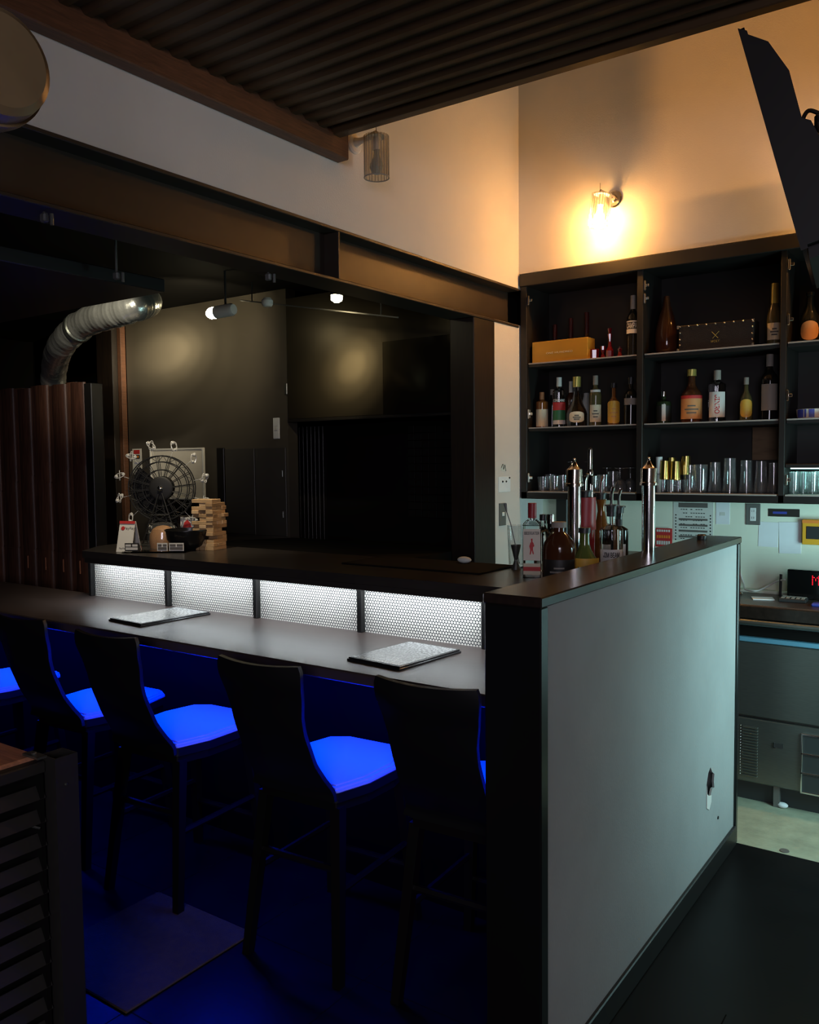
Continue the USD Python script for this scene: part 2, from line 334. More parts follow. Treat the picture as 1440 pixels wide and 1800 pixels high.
# steel beam with flanges and stiffeners
tb = sgroup('trim')
obj('web', MB().box(XB - .075, XB - .065, -2.4, YC, 2.17, 2.36), 'steel_beam', tb)
obj('flange', MB().box(XB - .14, XB + .006, -2.4, YC - .01, 2.350, 2.362, .002), 'steel_beam', tb)
obj('flange', MB().box(XB - .14, XB + .006, -2.4, YC - .01, 2.166, 2.178, .002), 'steel_beam', tb)
obj('stiffener', MB().box(XB - .066, XB + .004, 2.497, 2.507, 2.178, 2.350, .001), 'steel_beam', tb)
obj('stiffener', MB().box(XB - .066, XB + .004, .30, .31, 2.178, 2.350, .001), 'steel_beam', tb)
struct('trim', MB().box(XB - .13, XB + .004, 3.475, 3.672, 0, 2.166, .004), 'dark_brown')
# kitchen behind the bar
kw = sgroup('wall_kitchen')
obj('panel', MB().box(-4.94, -3.462, 3.70, 3.78, .0, 2.53), 'kitchen_panel', kw)
obj('batten', MB().box(-4.985, -4.945, 3.66, 3.70, .9, 2.53, .003), 'timber', kw)
obj('post', MB().box(-5.16, -4.985, 3.62, 3.78, 0, 2.53, .004), 'dark_brown', kw)
obj('rear_wall', MB().box(-6.6, XB - .1, 4.25, 4.35, 0, 2.6), 'black_void', kw)
for i in range(9): obj('rib', MB().box(-3.925 + i * .034, -3.913 + i * .034, 4.215, 4.25, .6, 1.73, .003), 'black_paint', kw)
obj('recess_back', MB().box(-3.20, -2.14, 4.236, 4.25, .9, 1.75), 'black_void', kw)
for i in range(16):
    for j in range(12):
        x, z = -2.98 + i * .052, 1.16 + j * .046
        obj('tile', MB().box(x, x + .0475, 4.226 - rng.random() * .0015, 4.237, z, z + .0415, .0015), 'tile_black', kw, smooth=False)
struct('ceiling_kitchen', MB().box(-6.6, XB - .14, -2.5, 4.3, 2.50, 2.58), 'black_void')
struct('wall_far', MB().box(-6.7, -6.6, -2.5, 4.4, 0, 2.6), 'black_void')
# half wall at the end of the bar
wp = sgroup('wall_partition')
def pierced():
    import manifold3d as mf
    def man(m): return mf.Manifold(mf.Mesh(np.asarray(m.vertices, np.float32), np.asarray(m.faces, np.uint32)))
    b = man(cbox((-.975, 1.725, .0), (XW, 3.365, 1.172)))
    hole = [(3.000, .352), (3.02, .388), (3.046, .402), (3.068, .378), (3.096, .362), (3.090, .335), (3.098, .312), (3.07, .316), (3.05, .296), (3.022, .304), (3.006, .325)]
    h = extrude(Polygon(hole), .05); h.apply_transform(np.array([[0, 0, 1, XW - .035], [1, 0, 0, 0], [0, 1, 0, 0], [0, 0, 0, 1.]]))
    return b - man(h) - man(cbox((XW - .09, 2.88, .18), (XW - .007, 3.22, .52)))
obj('wall_board', pierced(), 'plaster_grey', wp, smooth=False)
obj('end_post', MB().box(-.982, -.838, 1.690, 1.727, 0, 1.172, .003), 'black_lacquer', wp)
obj('cap', MB().box(-.985, -.836, 1.688, 3.395, 1.172, 1.196, .003), 'cap_wood', wp)
obj('end_post', MB().box(-.980, -.838, 3.365, 3.392, 0, 1.172, .003), 'black_lacquer', wp)
obj('torn_board', MB().add(extrude(Polygon([(2.998, .350), (3.004, .318), (3.022, .306), (3.056, .298), (3.054, .275), (3.030, .252), (3.0, .268)]), .002, np.array([[0, 0, 1, XW + .0005], [1, 0, 0, 0], [0, 1, 0, 0], [0, 0, 0, 1.]]))), 'white_paint', wp)
struct('baseboard_partition', MB().box(XW, XW + .012, 1.727, 3.365, 0, .075, .003), 'black_paint')
one('nail_hole_plug', MB().add(lathe([(0, 0), (.006, 0), (.006, .003), (0, .004)], 10), T((XW, 3.147, .183), 0, 0, PI / 2)), 'ink', 'small dark screw head near the foot of the grey half wall', 'screw')

# ================================================================ THE BAR
bar = thing('bar_counter', 'long dark lower bar worktop where the menus lie, before the lit mosaic', 'bar')
ledge = thing('bar_ledge', 'raised dark upper ledge of the bar over a row of lit white mosaic panels', 'bar ledge')
obj('lower_worktop', MB().box(-5.2, -.984, YF, YT + .03, ZL - .035, ZL, .004), 'counter_top', bar)
obj('upper_worktop', MB().add(extrude(Polygon([(-3.32, YU), (-.984, YU), (-.984, 2.69), (-3.50, 2.69), (-3.45, 2.40)]).buffer(-.01).buffer(.01), .03, T((0, 0, ZU - .03)))), 'counter_upper', ledge)
obj('upper_worktop', MB().box(-1.42, -.988, 2.69, 3.385, ZU - .03, ZU, .004), 'counter_upper', ledge)
obj('front_panel', MB().box(-5.2, -.984, YT + .005, YT + .04, 0, ZL - .035), 'panel_matt', bar)
obj('tier_back', MB().box(-3.40, -.984, YT + .009, YT + .05, ZL, ZU - .03), 'black_void', ledge)
one('service_cabinet', MB().box(-1.40, -.99, 2.72, 3.36, .0, ZU - .031, .003), 'black_paint', 'black cabinet behind the half wall under the beer taps', 'cabinet')
cols = [-3.414, -2.885, -2.366, -1.855, -1.352]
for i in range(4):
    obj('mosaic_panel', MB().box(cols[i] + .010, cols[i + 1] - .010, YT, YT + .008, ZL, ZU - .031), 'mosaic', ledge)
obj('mosaic_panel', MB().box(cols[4] + .010, -.985, YT, YT + .008, ZL, ZU - .031), 'mosaic', ledge)
for x in cols: obj('divider', MB().box(x - .010, x + .010, YT - .022, YT + .008, ZL, ZU - .031, .002), 'black_lacquer', ledge)
for i in range(5):
    a, b = cols[i] + (.065 if i == 0 else .012), (cols + [-.986])[i + 1] - .012
    obj('led_strip', MB().box(a, b, YT - .082, YT - .068, ZU - .037, ZU - .031), 'led_cool', ledge)
    rect(str(ledge.GetPath()) + f'/led_light_{i+1:03d}', ((a + b) / 2, YT - .075, ZU - .040), ((a + b) / 2, YT - .02, ZL + .02), b - a, .02, 36.0, (.84, .93, 1.0))
obj('fascia_rail', MB().box(-3.31, -.985, YU + .004, YU + .02, ZU - .052, ZU - .03, .002), 'counter_upper', ledge)
obj('ultraviolet_tube', MB().add(tube([(-4.9, 2.06, ZL - .044), (-1.05, 2.06, ZL - .044)], .008)), 'led_blue', bar)
uv = rect(str(bar.GetPath()) + '/ultraviolet_light', (-2.9, 2.06, ZL - .055), (-2.9, 2.03, .0), 3.9, .05, 85.0, (0, .022, 1.0))
UsdLux.ShapingAPI.Apply(uv.GetPrim()).CreateShapingConeAngleAttr(42.)
obj('counter_leg', MB().box(-5.2, -5.15, YF + .05, YT, 0, ZL - .035), 'black_paint', bar)
for nm, crn, lab in (('menu', [(612, 1162), (718, 1131), (806, 1147), (708, 1180)], 'black-edged printed menu lying on the counter at the right, near the half wall'), ('menu', [(196, 1092), (308, 1070), (362, 1079), (256, 1104)], 'black-edged printed menu lying on the far left of the counter')):
    P = [at(x, y, 'z', ZL) for x, y in crn]; ctr = sum(P) / 4; d = (P[2] + P[3] - P[0] - P[1]); d2 = (P[1] + P[2] - P[0] - P[3]) / 2
    W_, L_, ang = np.linalg.norm(d) / 2, np.linalg.norm(d2), math.atan2(d[1], d[0])
    t = thing(nm, lab, 'menu', (ctr[0], ctr[1], ZL), ang)
    obj('cover', MB().box(-W_ / 2, W_ / 2, -L_ / 2, L_ / 2, 0, .006, .0015).box(-W_ / 2 + .004, W_ / 2 - .003, -L_ / 2 + .004, L_ / 2 - .004, .006, .011, .001), 'menu_cover', t)
    obj('page', MB().box(-W_ / 2 + .010, W_ / 2 - .010, -L_ / 2 + .012, L_ / 2 - .012, .011, .0118), 'menu_print', t)

# ---------------------------------------------------------------- bar chairs
def chair(cx, cy, rz, label):
    t = thing('bar_chair', label, 'bar chair', (cx, cy, 0), rz, 'black bar chairs along the counter')
    # curved plywood back that bends into the seat: a profile in y-z swept across x, hollowed towards the sitter
    prof = curve([(-.163, .95), (-.157, .90), (-.139, .85), (-.126, .80), (-.111, .75), (-.088, .70), (-.064, .65), (-.030, .60), (-.003, .56), (.0, .530)], 3)
    nx = 9; V, Fc = [], []
    for side in (0, 1):
        for i, (y, z) in enumerate(prof):
            tn = np.gradient(prof, axis=0)[i]; nrm = np.array([-tn[1], tn[0]]) / np.linalg.norm(tn)
            k = 1 - i / (len(prof) - 1)
            for j in range(nx):
                u = j / (nx - 1) * 2 - 1; hw = .155 - .010 * max(0, (k - .93) / .07) ** 2 - float(np.interp(z, [.53, .6, .65, .75, .8, .85, .9, .95], [0, .018, .025, .027, .025, .015, .005, 0]))
                V.append([u * hw, y + .022 * u * u * k + side * .013 * nrm[0] * -1, z - .006 * (1 - u * u) * (i == 0) + side * .013 * nrm[1] * -1])
    n = len(prof) * nx
    for i in range(len(prof) - 1):
        for j in range(nx - 1):
            a, b, d, e = i * nx + j, i * nx + j + 1, (i + 1) * nx + j + 1, (i + 1) * nx + j
            Fc += [[a, b, d], [a, d, e], [n + a, n + d, n + b], [n + a, n + e, n + d]]
    rim = [j for j in range(nx)] + [i * nx + nx - 1 for i in range(1, len(prof))] + [(len(prof) - 1) * nx + j for j in range(nx - 2, -1, -1)] + [i * nx for i in range(len(prof) - 2, 0, -1)]
    for q, a in enumerate(rim):
        b = rim[(q + 1) % len(rim)]; Fc += [[a, n + a, n + b], [a, n + b, b]]
    m = trimesh.Trimesh(V, Fc, process=False); m.fix_normals(); obj('backrest', m, 'chair_black', t, smooth=50)
    sh = Polygon([(-.150, 0), (.150, 0), (.188, .12), (.196, .26), (.165, .385), (.10, .425), (-.10, .425), (-.165, .385), (-.196, .26), (-.188, .12)]).buffer(-.02).buffer(.02, quad_segs=6)
    s = MB().add(extrude(sh.buffer(-.004), .006, T((0, 0, .548)))).add(extrude(sh.buffer(-.012), .006, T((0, 0, .554)))).add(extrude(sh.buffer(-.026), .004, T((0, 0, .560))))
    obj('seat', s, 'seat_cloth', t)
    obj('seat_shell', MB().add(extrude(sh, .028, T((0, 0, .520)))), 'chair_black', t)
    obj('seat_frame', MB().add(extrude(sh.buffer(-.012), .03, T((0, 0, .490)))), 'chair_wood', t)
    legs = []
    for sx in (-1, 1):
        for (yt, yb) in ((.03, -.03), (.36, .40)):
            a, b = np.array([sx * .135, yt, .50]), np.array([sx * .172, yb, 0.]); legs.append((a, b))
            L = MB(); q = .017; q2 = .013
            P = [[*(a + [ix * q, iy * q, 0])] for ix in (-1, 1) for iy in (-1, 1)] + [[*(b + [ix * q2, iy * q2, 0])] for ix in (-1, 1) for iy in (-1, 1)]
            obj('leg', trimesh.convex.convex_hull(np.array(P)), 'chair_wood', t, smooth=False)
    def on(k, z): a, b = legs[k]; return a + (b - a) * (1 - z / .5)
    for k, l, z in ((0, 1, .26), (2, 3, .26), (1, 3, .18), (0, 2, .32)): obj('stretcher', MB().add(tube([on(k, z), on(l, z)], .011, 6)), 'chair_wood', t)
    return t
chair(-3.60, 1.80, .06, 'black bar chair farthest left at the counter, only its blue-lit seat in the frame')
chair(-2.945, 1.850, .06, 'second bar chair from the left, its curved back partly cut by the left frame edge')
chair(-2.405, 1.830, .06, 'black bar chair third from the left, in front of the left-hand menu')
chair(-1.708, 1.826, .06, 'black bar chair with the whole blue-lit seat showing, second from the half wall')
chair(-1.188, 1.885, .06, 'black bar chair nearest the half wall, its back below the right-hand menu')
one('floor_patch', MB().box(-2.40, -1.935, 1.385, 1.865, .0007, .008, .003), 'patch_brown', 'thin brown square laid for the lighter patch on the dark floor by the bar chairs', 'mat')  # thin square added for the paler brown patch of floor

# ---------------------------------------------------------------- louvred stand in the left foreground
rk = thing('louvred_stand', 'dark metal stand with louvre slats and a brown wooden top, left foreground', 'stand')
obj('corner_post', MB().box(-1.828, -1.768, 1.098, 1.102, 0, .828).box(-1.828, -1.768, 1.152, 1.156, 0, .828).box(-1.828, -1.824, 1.102, 1.152, 0, .828).box(-1.772, -1.768, 1.102, 1.152, 0, .828), 'rack_metal', rk)
obj('corner_post', MB().box(-1.828, -1.768, .30, .356, 0, .828), 'rack_metal', rk)
obj('corner_post', MB().box(-2.50, -2.44, 1.098, 1.156, 0, .828), 'rack_metal', rk)
obj('bracket', MB().box(-1.862, -1.800, 1.075, 1.099, .826, .831).add(lathe([(0, 0), (.006, 0), (.006, .004), (0, .006)], 8), T((-1.835, 1.087, .831))), 'steel_brushed', rk)
obj('wooden_top', MB().box(-2.60, -1.835, .25, 1.100, .805, .826, .004), 'rack_wood', rk)
obj('top_rail', MB().box(-1.835, -1.805, .25, 1.098, .790, .818, .003), 'rack_metal', rk)
for i in range(13):
    z = .745 - i * .056
    obj('louvre_slat', MB().add(cbox((-.004, .30, -.017), (.004, 1.095, .017), .001), T((-1.815, 0, z), 0, 0, -.5)), 'rack_metal', rk, smooth=False)
obj('light_stop_box', MB().box(-2.50, -1.870, .25, 1.09, 0, .80).box(-1.87, -1.804, 1.080, 1.09, 0, .79), 'black_void', rk)  # dark filling added to stop blue light between the slats
one('bent_wire', MB().add(tube(curve([(-1.835, 1.00, .685), (-1.82, 1.04, .684), (-1.80, 1.075, .668)], 5), .003, 6)), 'steel_brushed', 'bent bright wire end poking out between the louvre slats', 'wire')
one('screw', MB().add(lathe([(0, 0), (.004, 0), (.003, .003), (0, .004)], 8), T((-1.768, 1.124, .762), 0, 0, PI / 2)), 'steel_brushed', 'small screw in the upper face of the dark corner post', 'screw')

# ---------------------------------------------------------------- bamboo screen, duct, hood and other kitchen things
sc = thing('slat_screen', 'tall dark reddish-brown screen of overlapping vertical bamboo slats', 'screen')
for k in range(12):
    front = k % 2 == 0; w = .126 if front else .104; xm = -4.90 + k * .0845; r = w / 2; z1 = 1.93 + rng.uniform(-.006, .006); dy = .022 if front else 0.
    if xm + r > -3.99: break
    poly = Polygon([(r * math.cos(a), -.020 * math.sin(a)) for a in np.linspace(0, PI, 11)] + [(-r, .004), (r, .004)])
    m = MB(); zj = 1.40 + rng.uniform(-.10, .10)
    for za, zb in ((.30, 1.02), (1.026, zj), (zj + .008, z1)): m.add(extrude(poly, zb - za, T((xm, 2.75 - dy, za))))
    m.add(extrude(poly.buffer(-.002), z1 - .32, T((xm, 2.75 - dy, .31))))
    obj('slat', m, ('slat_wood', 'slat_wood_dark', 'slat_wood_dark')[k % 3], sc, smooth=40)
obj('rail', MB().box(-4.98, -4.0, 2.762, 2.80, .5, .56).box(-4.98, -4.0, 2.762, 2.80, 1.70, 1.76), 'dark_brown', sc)
obj('side_post', MB().box(-3.995, -3.93, 2.72, 2.79, 0, 1.92, .003), 'black_paint', sc)
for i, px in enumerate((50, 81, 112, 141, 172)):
    p = at(px, 1002, 'y', 2.70); obj('bright_slit_rod', MB().add(tube([(p[0], 2.70, .915), (p[0], 2.70, .985)], .004, 6)), 'copper', sc)  # copper rods added for the bright slits between the slat feet
dk = deep
dp = curve([dk(262, 530, 4.55), dk(258, 533, 4.15), dk(242, 538, 3.88), dk(203, 550, 3.92), dk(148, 569, 4.12), dk(108, 607, 4.35), dk(95, 652, 4.75), dk(93, 720, 5.0)], 22)
du = thing('flexible_duct', 'bright crinkled silver foil duct bending down behind the bamboo screen', 'duct')
obj('hose', tube(dp, [.066 + .0018 * math.sin(i * 2.1) + .0018 * math.sin(i * .7) for i in range(len(dp))], 28), 'foil', du, smooth=60)
i0 = 92
obj('clamp', tube(dp[i0:i0 + 3], .0725, 28), 'steel_brushed', du)
one('soffit_board', MB().box(-5.3, -2.455, -.2, 2.01, 2.10, 2.145, .003), 'black_paint', 'dark flat hanging board over the left end of the bar, above the silver duct', 'canopy board')
bd = thing('exhaust_pipe', 'large bronze exhaust drum with a rounded rim cut by the top left corner', 'pipe', deep(0, 106, 1.2))
pax = np.array([1., -.05, 0])
obj('drum', along(lathe([(0, -.35), (.078, -.35), (.078, -.03), (.074, .0), (.064, .008), (0, .010)], 48), pax), 'bronze', bd)
obj('riser', MB().tube([(-.26, .013, .06), (-.26, .013, 2.672 - (C + 1.2 * ray(0, 106))[2])], .052, 28), 'bronze', bd)
obj('rim_band', along(lathe([(.076, -.06), (.0815, -.06), (.083, -.045), (.0815, -.028), (.076, -.028)], 48), pax), 'bronze', bd)
hd = thing('range_hood', 'wide dark polished steel hood front over the black kitchen recess', 'hood')
obj('front_sheet', MB().box(-3.455, -2.247, 3.690, 3.72, 1.745, 2.44, .003), 'hood_steel', hd)
obj('body', MB().box(-3.452, -2.20, 3.72, 4.22, 1.752, 2.43), 'black_paint', hd)
nxp, nzp = 22, 10; PV = [[-2.76 + .51 * a / nxp, 3.6895 - .010 * math.sin(PI * a / nxp) * (1 + .6 * math.sin(5 * b / nzp + 3 * a / nxp)), 1.746 + .385 * b / nzp] for a in range(nxp + 1) for b in range(nzp + 1)]
PF = [[a * (nzp + 1) + b, (a + 1) * (nzp + 1) + b, (a + 1) * (nzp + 1) + b + 1, a * (nzp + 1) + b + 1] for a in range(nxp) for b in range(nzp)]
obj('polished_sheet', (np.array(PV), np.array(PF)), 'hood_polish', hd, smooth=True)
obj('edge_strip', MB().box(-2.247, -2.240, 3.684, 3.70, 1.742, 2.135, .001), 'steel_brushed', hd)
obj('side_sheet', MB().box(-2.240, -2.192, 3.695, 3.72, 1.735, 2.135, .002), 'black_paint', hd)
obj('lower_lip', MB().box(-3.455, -2.192, 3.688, 3.73, 1.728, 1.745, .002), 'black_paint', hd)
obj('latch', MB().box(-3.472, -3.452, 3.684, 3.694, 1.89, 1.955, .003), 'steel_brushed', hd)
ks = thing('light_switch', 'grey wall switch plate with a small white rocker beside the hood', 'switch', (-3.552, 3.70, 1.697))
obj('plate', MB().box(-.026, .026, -.007, 0, -.062, .062, .003), 'white_plastic', ks); obj('rocker', MB().box(-.011, .013, -.012, -.007, -.014, .012, .002), 'cap_white', ks)
cb = thing('kitchen_cupboard', 'flush dark cupboard with two narrow doors in the kitchen wall', 'cupboard')
for x0, x1 in ((-3.985, -3.735), (-3.727, -3.478)): obj('door', MB().box(x0, x1, 3.690, 3.70, 1.06, 1.583, .002), 'kitchen_door', cb)
obj('frame', MB().box(-4.06, -3.995, 3.686, 3.70, 1.0, 1.59, .003), 'black_paint', cb)
for z in (1.43, 1.19): obj('hinge', MB().box(-3.506, -3.498, 3.682, 3.691, z - .02, z + .02, .002), 'steel_brushed', cb)
one('kitchen_bench', extrude(Polygon([(-3.82, 2.98), (-2.2, 2.98), (-2.2, 3.66), (-3.40, 3.66)]), 1.06), 'black_void', 'black low bench in the dark kitchen in front of the cupboard doors', 'bench')
wbd = thing('whiteboard', 'blank white board in a thin frame propped against the kitchen wall', 'board')
b0, b1 = at(265, 789, 'y', 3.66), at(361, 879, 'y', 3.66)
obj('board', MB().box(b0[0], b1[0], 3.655, 3.668, b1[2], b0[2], .002), 'paper_cream', wbd)
for a in ((b0[0], b0[0] + .012, b1[2], b0[2]), (b1[0] - .012, b1[0], b1[2], b0[2]), (b0[0] + .012, b1[0] - .012, b0[2] - .012, b0[2]), (b0[0] + .012, b1[0] - .012, b1[2], b1[2] + .012)): obj('frame_rail', MB().box(a[0], a[1], 3.648, 3.656, a[2], a[3], .002), 'card_white', wbd)
one('board_pillar', MB().box(b0[0] + .05, b1[0] - .02, 3.62, 3.66, 1.06, b1[2] - .002), 'black_void', 'dark stand behind the model wheel that carries the white board', 'stand')
s0, s1 = at(231, 789, 'y', 3.69), at(248, 834, 'y', 3.69)
st = thing('payment_sticker', 'narrow white strip of card payment logos on the kitchen wall', 'sticker', ((s0[0] + s1[0]) / 2, 3.70, s1[2]))
sw, sh_ = (s1[0] - s0[0]) / 2, s0[2] - s1[2]
obj('strip', MB().box(-sw, sw, -.003, 0, 0, sh_), 'card_white', st)
for z0, z1, mm in ((.80, .95, 'ink_red'), (.61, .76, 'ink')): obj('logo', MB().box(-sw * .65, sw * .65, -.0045, -.003, sh_ * z0, sh_ * z1), mm, st)
for dx in (-.25, .25): obj('disc', MB().add(lathe([(0, 0), (sh_ * .05, 0), (sh_ * .05, .001), (0, .001)], 12), T((dx * sw, -.0045, sh_ * .685), 0, PI / 2)), ('ink_red', 'ink_orange')[dx > 0], st)
obj('lettering', flat(text('VISA', .012, width=sw * 1.2), (0, -.003, sh_ * .40), (1, 0, 0), (0, 0, 1)), 'ink_blue', st)
obj('wave_mark', MB().add(extrude(Polygon([(-.010, 0), (.012, -.012), (.012, .012)]), .001, T((0, -.003, sh_ * .22), 0, PI / 2))), 'gold', st)
# spots, smoke detector, pipes under the kitchen ceiling
pipe = thing('ceiling_pipe', 'dark conduit running under the black kitchen ceiling', 'pipe')
obj('conduit', MB().tube([(-2.45, -.5, 2.30), (-2.45, 1.4, 2.30)], .03).tube(curve([(-2.45, 1.4, 2.30), (-2.46, 1.8, 2.33), (-2.55, 2.3, 2.38), (-2.55, 3.0, 2.40), (-2.55, 3.65, 2.40)], 6), .024), 'dark_pipe', pipe)
obj('clip', MB().box(-2.50, -2.40, 1.0, 1.03, 2.26, 2.5).box(-2.60, -2.50, 2.9, 2.93, 2.37, 2.5), 'dark_pipe', pipe)
tr = thing('lamp_track', 'thin pale metal lamp track under the dark kitchen ceiling', 'track')
q0, q1 = deep(423, 528, 4.55), deep(700, 558, 4.1)
obj('rail', tube([q0, q1], .004, 6), 'grey_plate', tr)
obj('hanger', MB().tube([q0 + (q1 - q0) * .08, q0 + (q1 - q0) * .08 + [0, 0, .1]], .003).tube([q0 + (q1 - q0) * .9, q0 + (q1 - q0) * .9 + [0, 0, .14]], .003), 'dark_pipe', tr)
p = deep(470, 532, 4.45); one('smoke_detector', MB().add(lathe([(0, 0), (.022, 0), (.03, .012), (.03, .03), (.018, .045), (0, .046)], 20), T(p - [0, 0, .02])), 'white_paint', 'small white round detector hanging from the lamp track', 'detector')
p = deep(592, 520, 3.9)
sp = thing('track_spot', 'small glowing spotlight under the steel beam, shining at the hood', 'spotlight', p)
tgt = np.array([-2.965, 3.69, 2.02]) - p; tgt /= np.linalg.norm(tgt)
obj('can', along(lathe([(0, -.07), (.026, -.07), (.03, .0), (.027, .0), (.024, -.01), (0, -.01)], 20), (0, -.10, -1)), 'black_paint', sp)
obj('lens', along(lathe([(0, -.010), (.0235, -.010), (.028, .006), (.026, .020), (.012, .030), (0, .032)], 20), (0, -.10, -1)), 'spot_face', sp)
obj('stem', MB().tube([(0, 0, .05), (0, 0, 2.50 - p[2])], .006), 'black_paint', sp)
for q_, (an, pw) in enumerate(((8., 16000.), (14., 13000.), (22., 6000.), (34., 1000.))): spot(f'{sp.GetPath()}/beam_{q_ + 1:03d}', tgt * .06, tgt, pw, (1, .82, .48), an, 1.)
p = deep(392, 547, 4.5)
s2 = thing('panel_spot', 'white cylindrical spotlight lying sideways, lighting the grey kitchen panel', 'spotlight', p)
hv = np.array([-1, -.1, -.05])
tg2 = np.array([-4.46, 3.70, 2.22]) - (p + hv * .08)
obj('body', along(lathe([(0, -.075), (.026, -.075), (.033, -.06), (.033, .045), (.026, .05), (0, .05)], 24), hv), 'white_paint', s2)
obj('head', along(lathe([(.012, .05), (.032, .058), (.030, .085), (.018, .105), (0, .106)], 24), hv), 'spot_face', s2)
obj('stem', MB().tube([(.02, 0, .03), (.02, 0, 2.50 - p[2])], .006), 'dark_pipe', s2)
for q_, (an, pw) in enumerate(((8., 16000.), (13., 13000.), (20., 7000.), (34., 1800.), (70., 2000.))): spot(f'{s2.GetPath()}/beam_{q_ + 1:03d}', hv * .13, hv * .13 + tg2, pw, (1, .86, .56), an, 1.)
s3 = thing('track_spot', 'unseen black spotlight can added behind the steel beam to light the silver duct', 'spotlight', (-2.62, 1.75, 2.40))  # hidden lamp added to brighten the foil duct
tg3 = np.array([-3.50, 2.48, 2.12]) - np.array([-2.62, 1.75, 2.40])
obj('can', along(lathe([(0, -.07), (.026, -.07), (.03, .0), (.027, .0), (.024, -.01), (0, -.01)], 20), tg3), 'black_paint', s3)
obj('stem', MB().tube([(0, 0, .0), (0, 0, .10)], .006), 'black_paint', s3)
spot(str(s3.GetPath()) + '/beam', tg3 * .04, tg3, 9000., (1, .92, .72), 14., 1.)
s4 = thing('track_spot', 'unseen black spotlight can added under the kitchen ceiling to light the left bar end', 'spotlight', (-2.70, 2.15, 2.42))  # hidden lamp added to brighten the things on this end of the bar
tg4 = np.array([-3.02, 2.48, 1.25]) - np.array([-2.70, 2.15, 2.42])
obj('can', along(lathe([(0, -.07), (.026, -.07), (.03, .0), (.027, .0), (.024, -.01), (0, -.01)], 20), tg4), 'black_paint', s4)
obj('stem', MB().tube([(0, 0, .0), (0, 0, .08)], .006), 'black_paint', s4)
spot(str(s4.GetPath()) + '/beam', tg4 * .03, tg4, 5500., (1, .86, .62), 32., 1.)
for px, py, d, lab in ((205, 485, 2.75, 'pair of grey cable clips on the black board above the duct'), (78, 383, 2.4, 'small pale clip under the steel beam at the far left'), (472, 487, 3.0, 'small pale bolt bracket on the beam underside')):
    p = deep(px, py, d) if d < 3.2 and px == 205 else at(px, py, 'z', 2.150); one('cable_clip', MB().box(p[0] - .012, p[0] + .012, p[1] - .008, p[1] + .008, p[2] - .012, p[2] + .012, .004).tube([p + [.018, .01, -.02], p + [.018, .01, .01]], .005).tube([p, p + [0, 0, 2.50 - p[2] if px == 205 else .02]], .004), 'grey_plate', lab, 'clip')

# ================================================================ ON THE BAR, LEFT END
zc = ZU
def plain_sign():
    p = at(219, 970, 'z', zc); t = thing('table_sign', 'white folded payment sign with a red top edge, left end of the bar', 'sign', (p[0] - .01, p[1] + .03, zc), .35)
    w, h, d = .075, .135, .075
    obj('front_card', MB().add(cbox((-w / 2, -.0015, 0), (w / 2, .0015, h), 0), T((0, -d / 2, 0), 0, -math.atan2(d / 2, h))), 'card_white', t)
    obj('back_card', MB().add(cbox((-w / 2, -.0015, 0), (w / 2, .0015, h), 0), T((0, d / 2, 0), 0, math.atan2(d / 2, h))), 'card_white', t)
    tilt = T((0, -d / 2, 0), 0, -math.atan2(d / 2, h))
    obj('red_band', MB().add(cbox((-w / 2, -.004, h - .012), (w / 2, -.0015, h)), tilt), 'ink_red', t)
    obj('red_band', MB().add(cbox((-w / 2, .0015, .0), (w / 2, .004, .022)), T((0, d / 2, 0), 0, math.atan2(d / 2, h))), 'ink_red', t)
    obj('round_mark', MB().add(lathe([(0, 0), (.009, 0), (.009, .001), (0, .001)], 14), tilt @ T((-.018, -.0016, .103), 0, PI / 2)), 'ink_red', t)
    obj('lettering', MB().add(text('PayPay', .011), tilt @ T((.014, -.0016, .098), 0, PI / 2)), 'ink_grey', t)
    obj('lettering', MB().add(text('PayPay', .007), tilt @ T((-.008, -.0016, .012), 0, PI / 2)), 'ink_grey', t)
    return t
plain_sign()
p = at(268, 970, 'z', zc)
ac = thing('acrylic_stand', 'clear acrylic stand with small payment cards beside the folded sign', 'card stand', (p[0] + .03, p[1] - .005, zc), .55)
obj('base', MB().box(-.14, .14, -.03, .05, 0, .006, .002), 'clear_solid', ac)
for x0, x1, mm, tx in ((-.125, -.065, 'black_label', 'iD'), (.015, .06, 'card_white', '13'), (.066, .130, 'card_white', None)):
    obj('card', MB().box(x0, x1, -.026, -.023, .008, .042), mm, ac)
    obj('card_face', MB().box(x0 + .004, x1 - .004, -.0275, -.026, .013, .024).box(x0 + .004, (x0 + x1) / 2 - .003, -.0275, -.026, .027, .037).box((x0 + x1) / 2 + .003, x1 - .004, -.0275, -.026, .027, .037), 'card_white' if mm == 'black_label' else 'ink_grey', ac)
p = at(268, 966, 'z', zc) + [-.02, .075, 0]
gd = thing('wooden_bell', 'rounded tan wooden dome under a clear cover behind the payment cards', 'ornament', (p[0], p[1], zc))
obj('dome', MB().add(lathe([(0, 0), (.056, 0), (.06, .03), (.057, .06), (.045, .085), (.024, .098), (0, .102)], 28)), 'gourd_wood', gd)
obj('cover', MB().add(lathe([(.068, 0), (.070, .05), (.062, .09), (.04, .112), (0, .118)], 28)), 'clear_glass', gd)
p = at(322, 968, 'z', zc)
bw = thing('bowl', 'glossy black round bowl in front of the model wheel', 'bowl', (p[0] - .012, p[1] + .040, zc))
obj('bowl_body', MB().add(lathe([(0, 0), (.045, 0), (.05, .008), (.075, .022), (.092, .05), (.097, .082), (.099, .088), (.094, .088), (.088, .05), (.06, .02), (0, .014)], 40)), 'bowl_black', bw)
obj('rim', MB().add(lathe([(.096, .086), (.1005, .086), (.1005, .0905), (.096, .0905)], 40)), 'black_lacquer', bw)
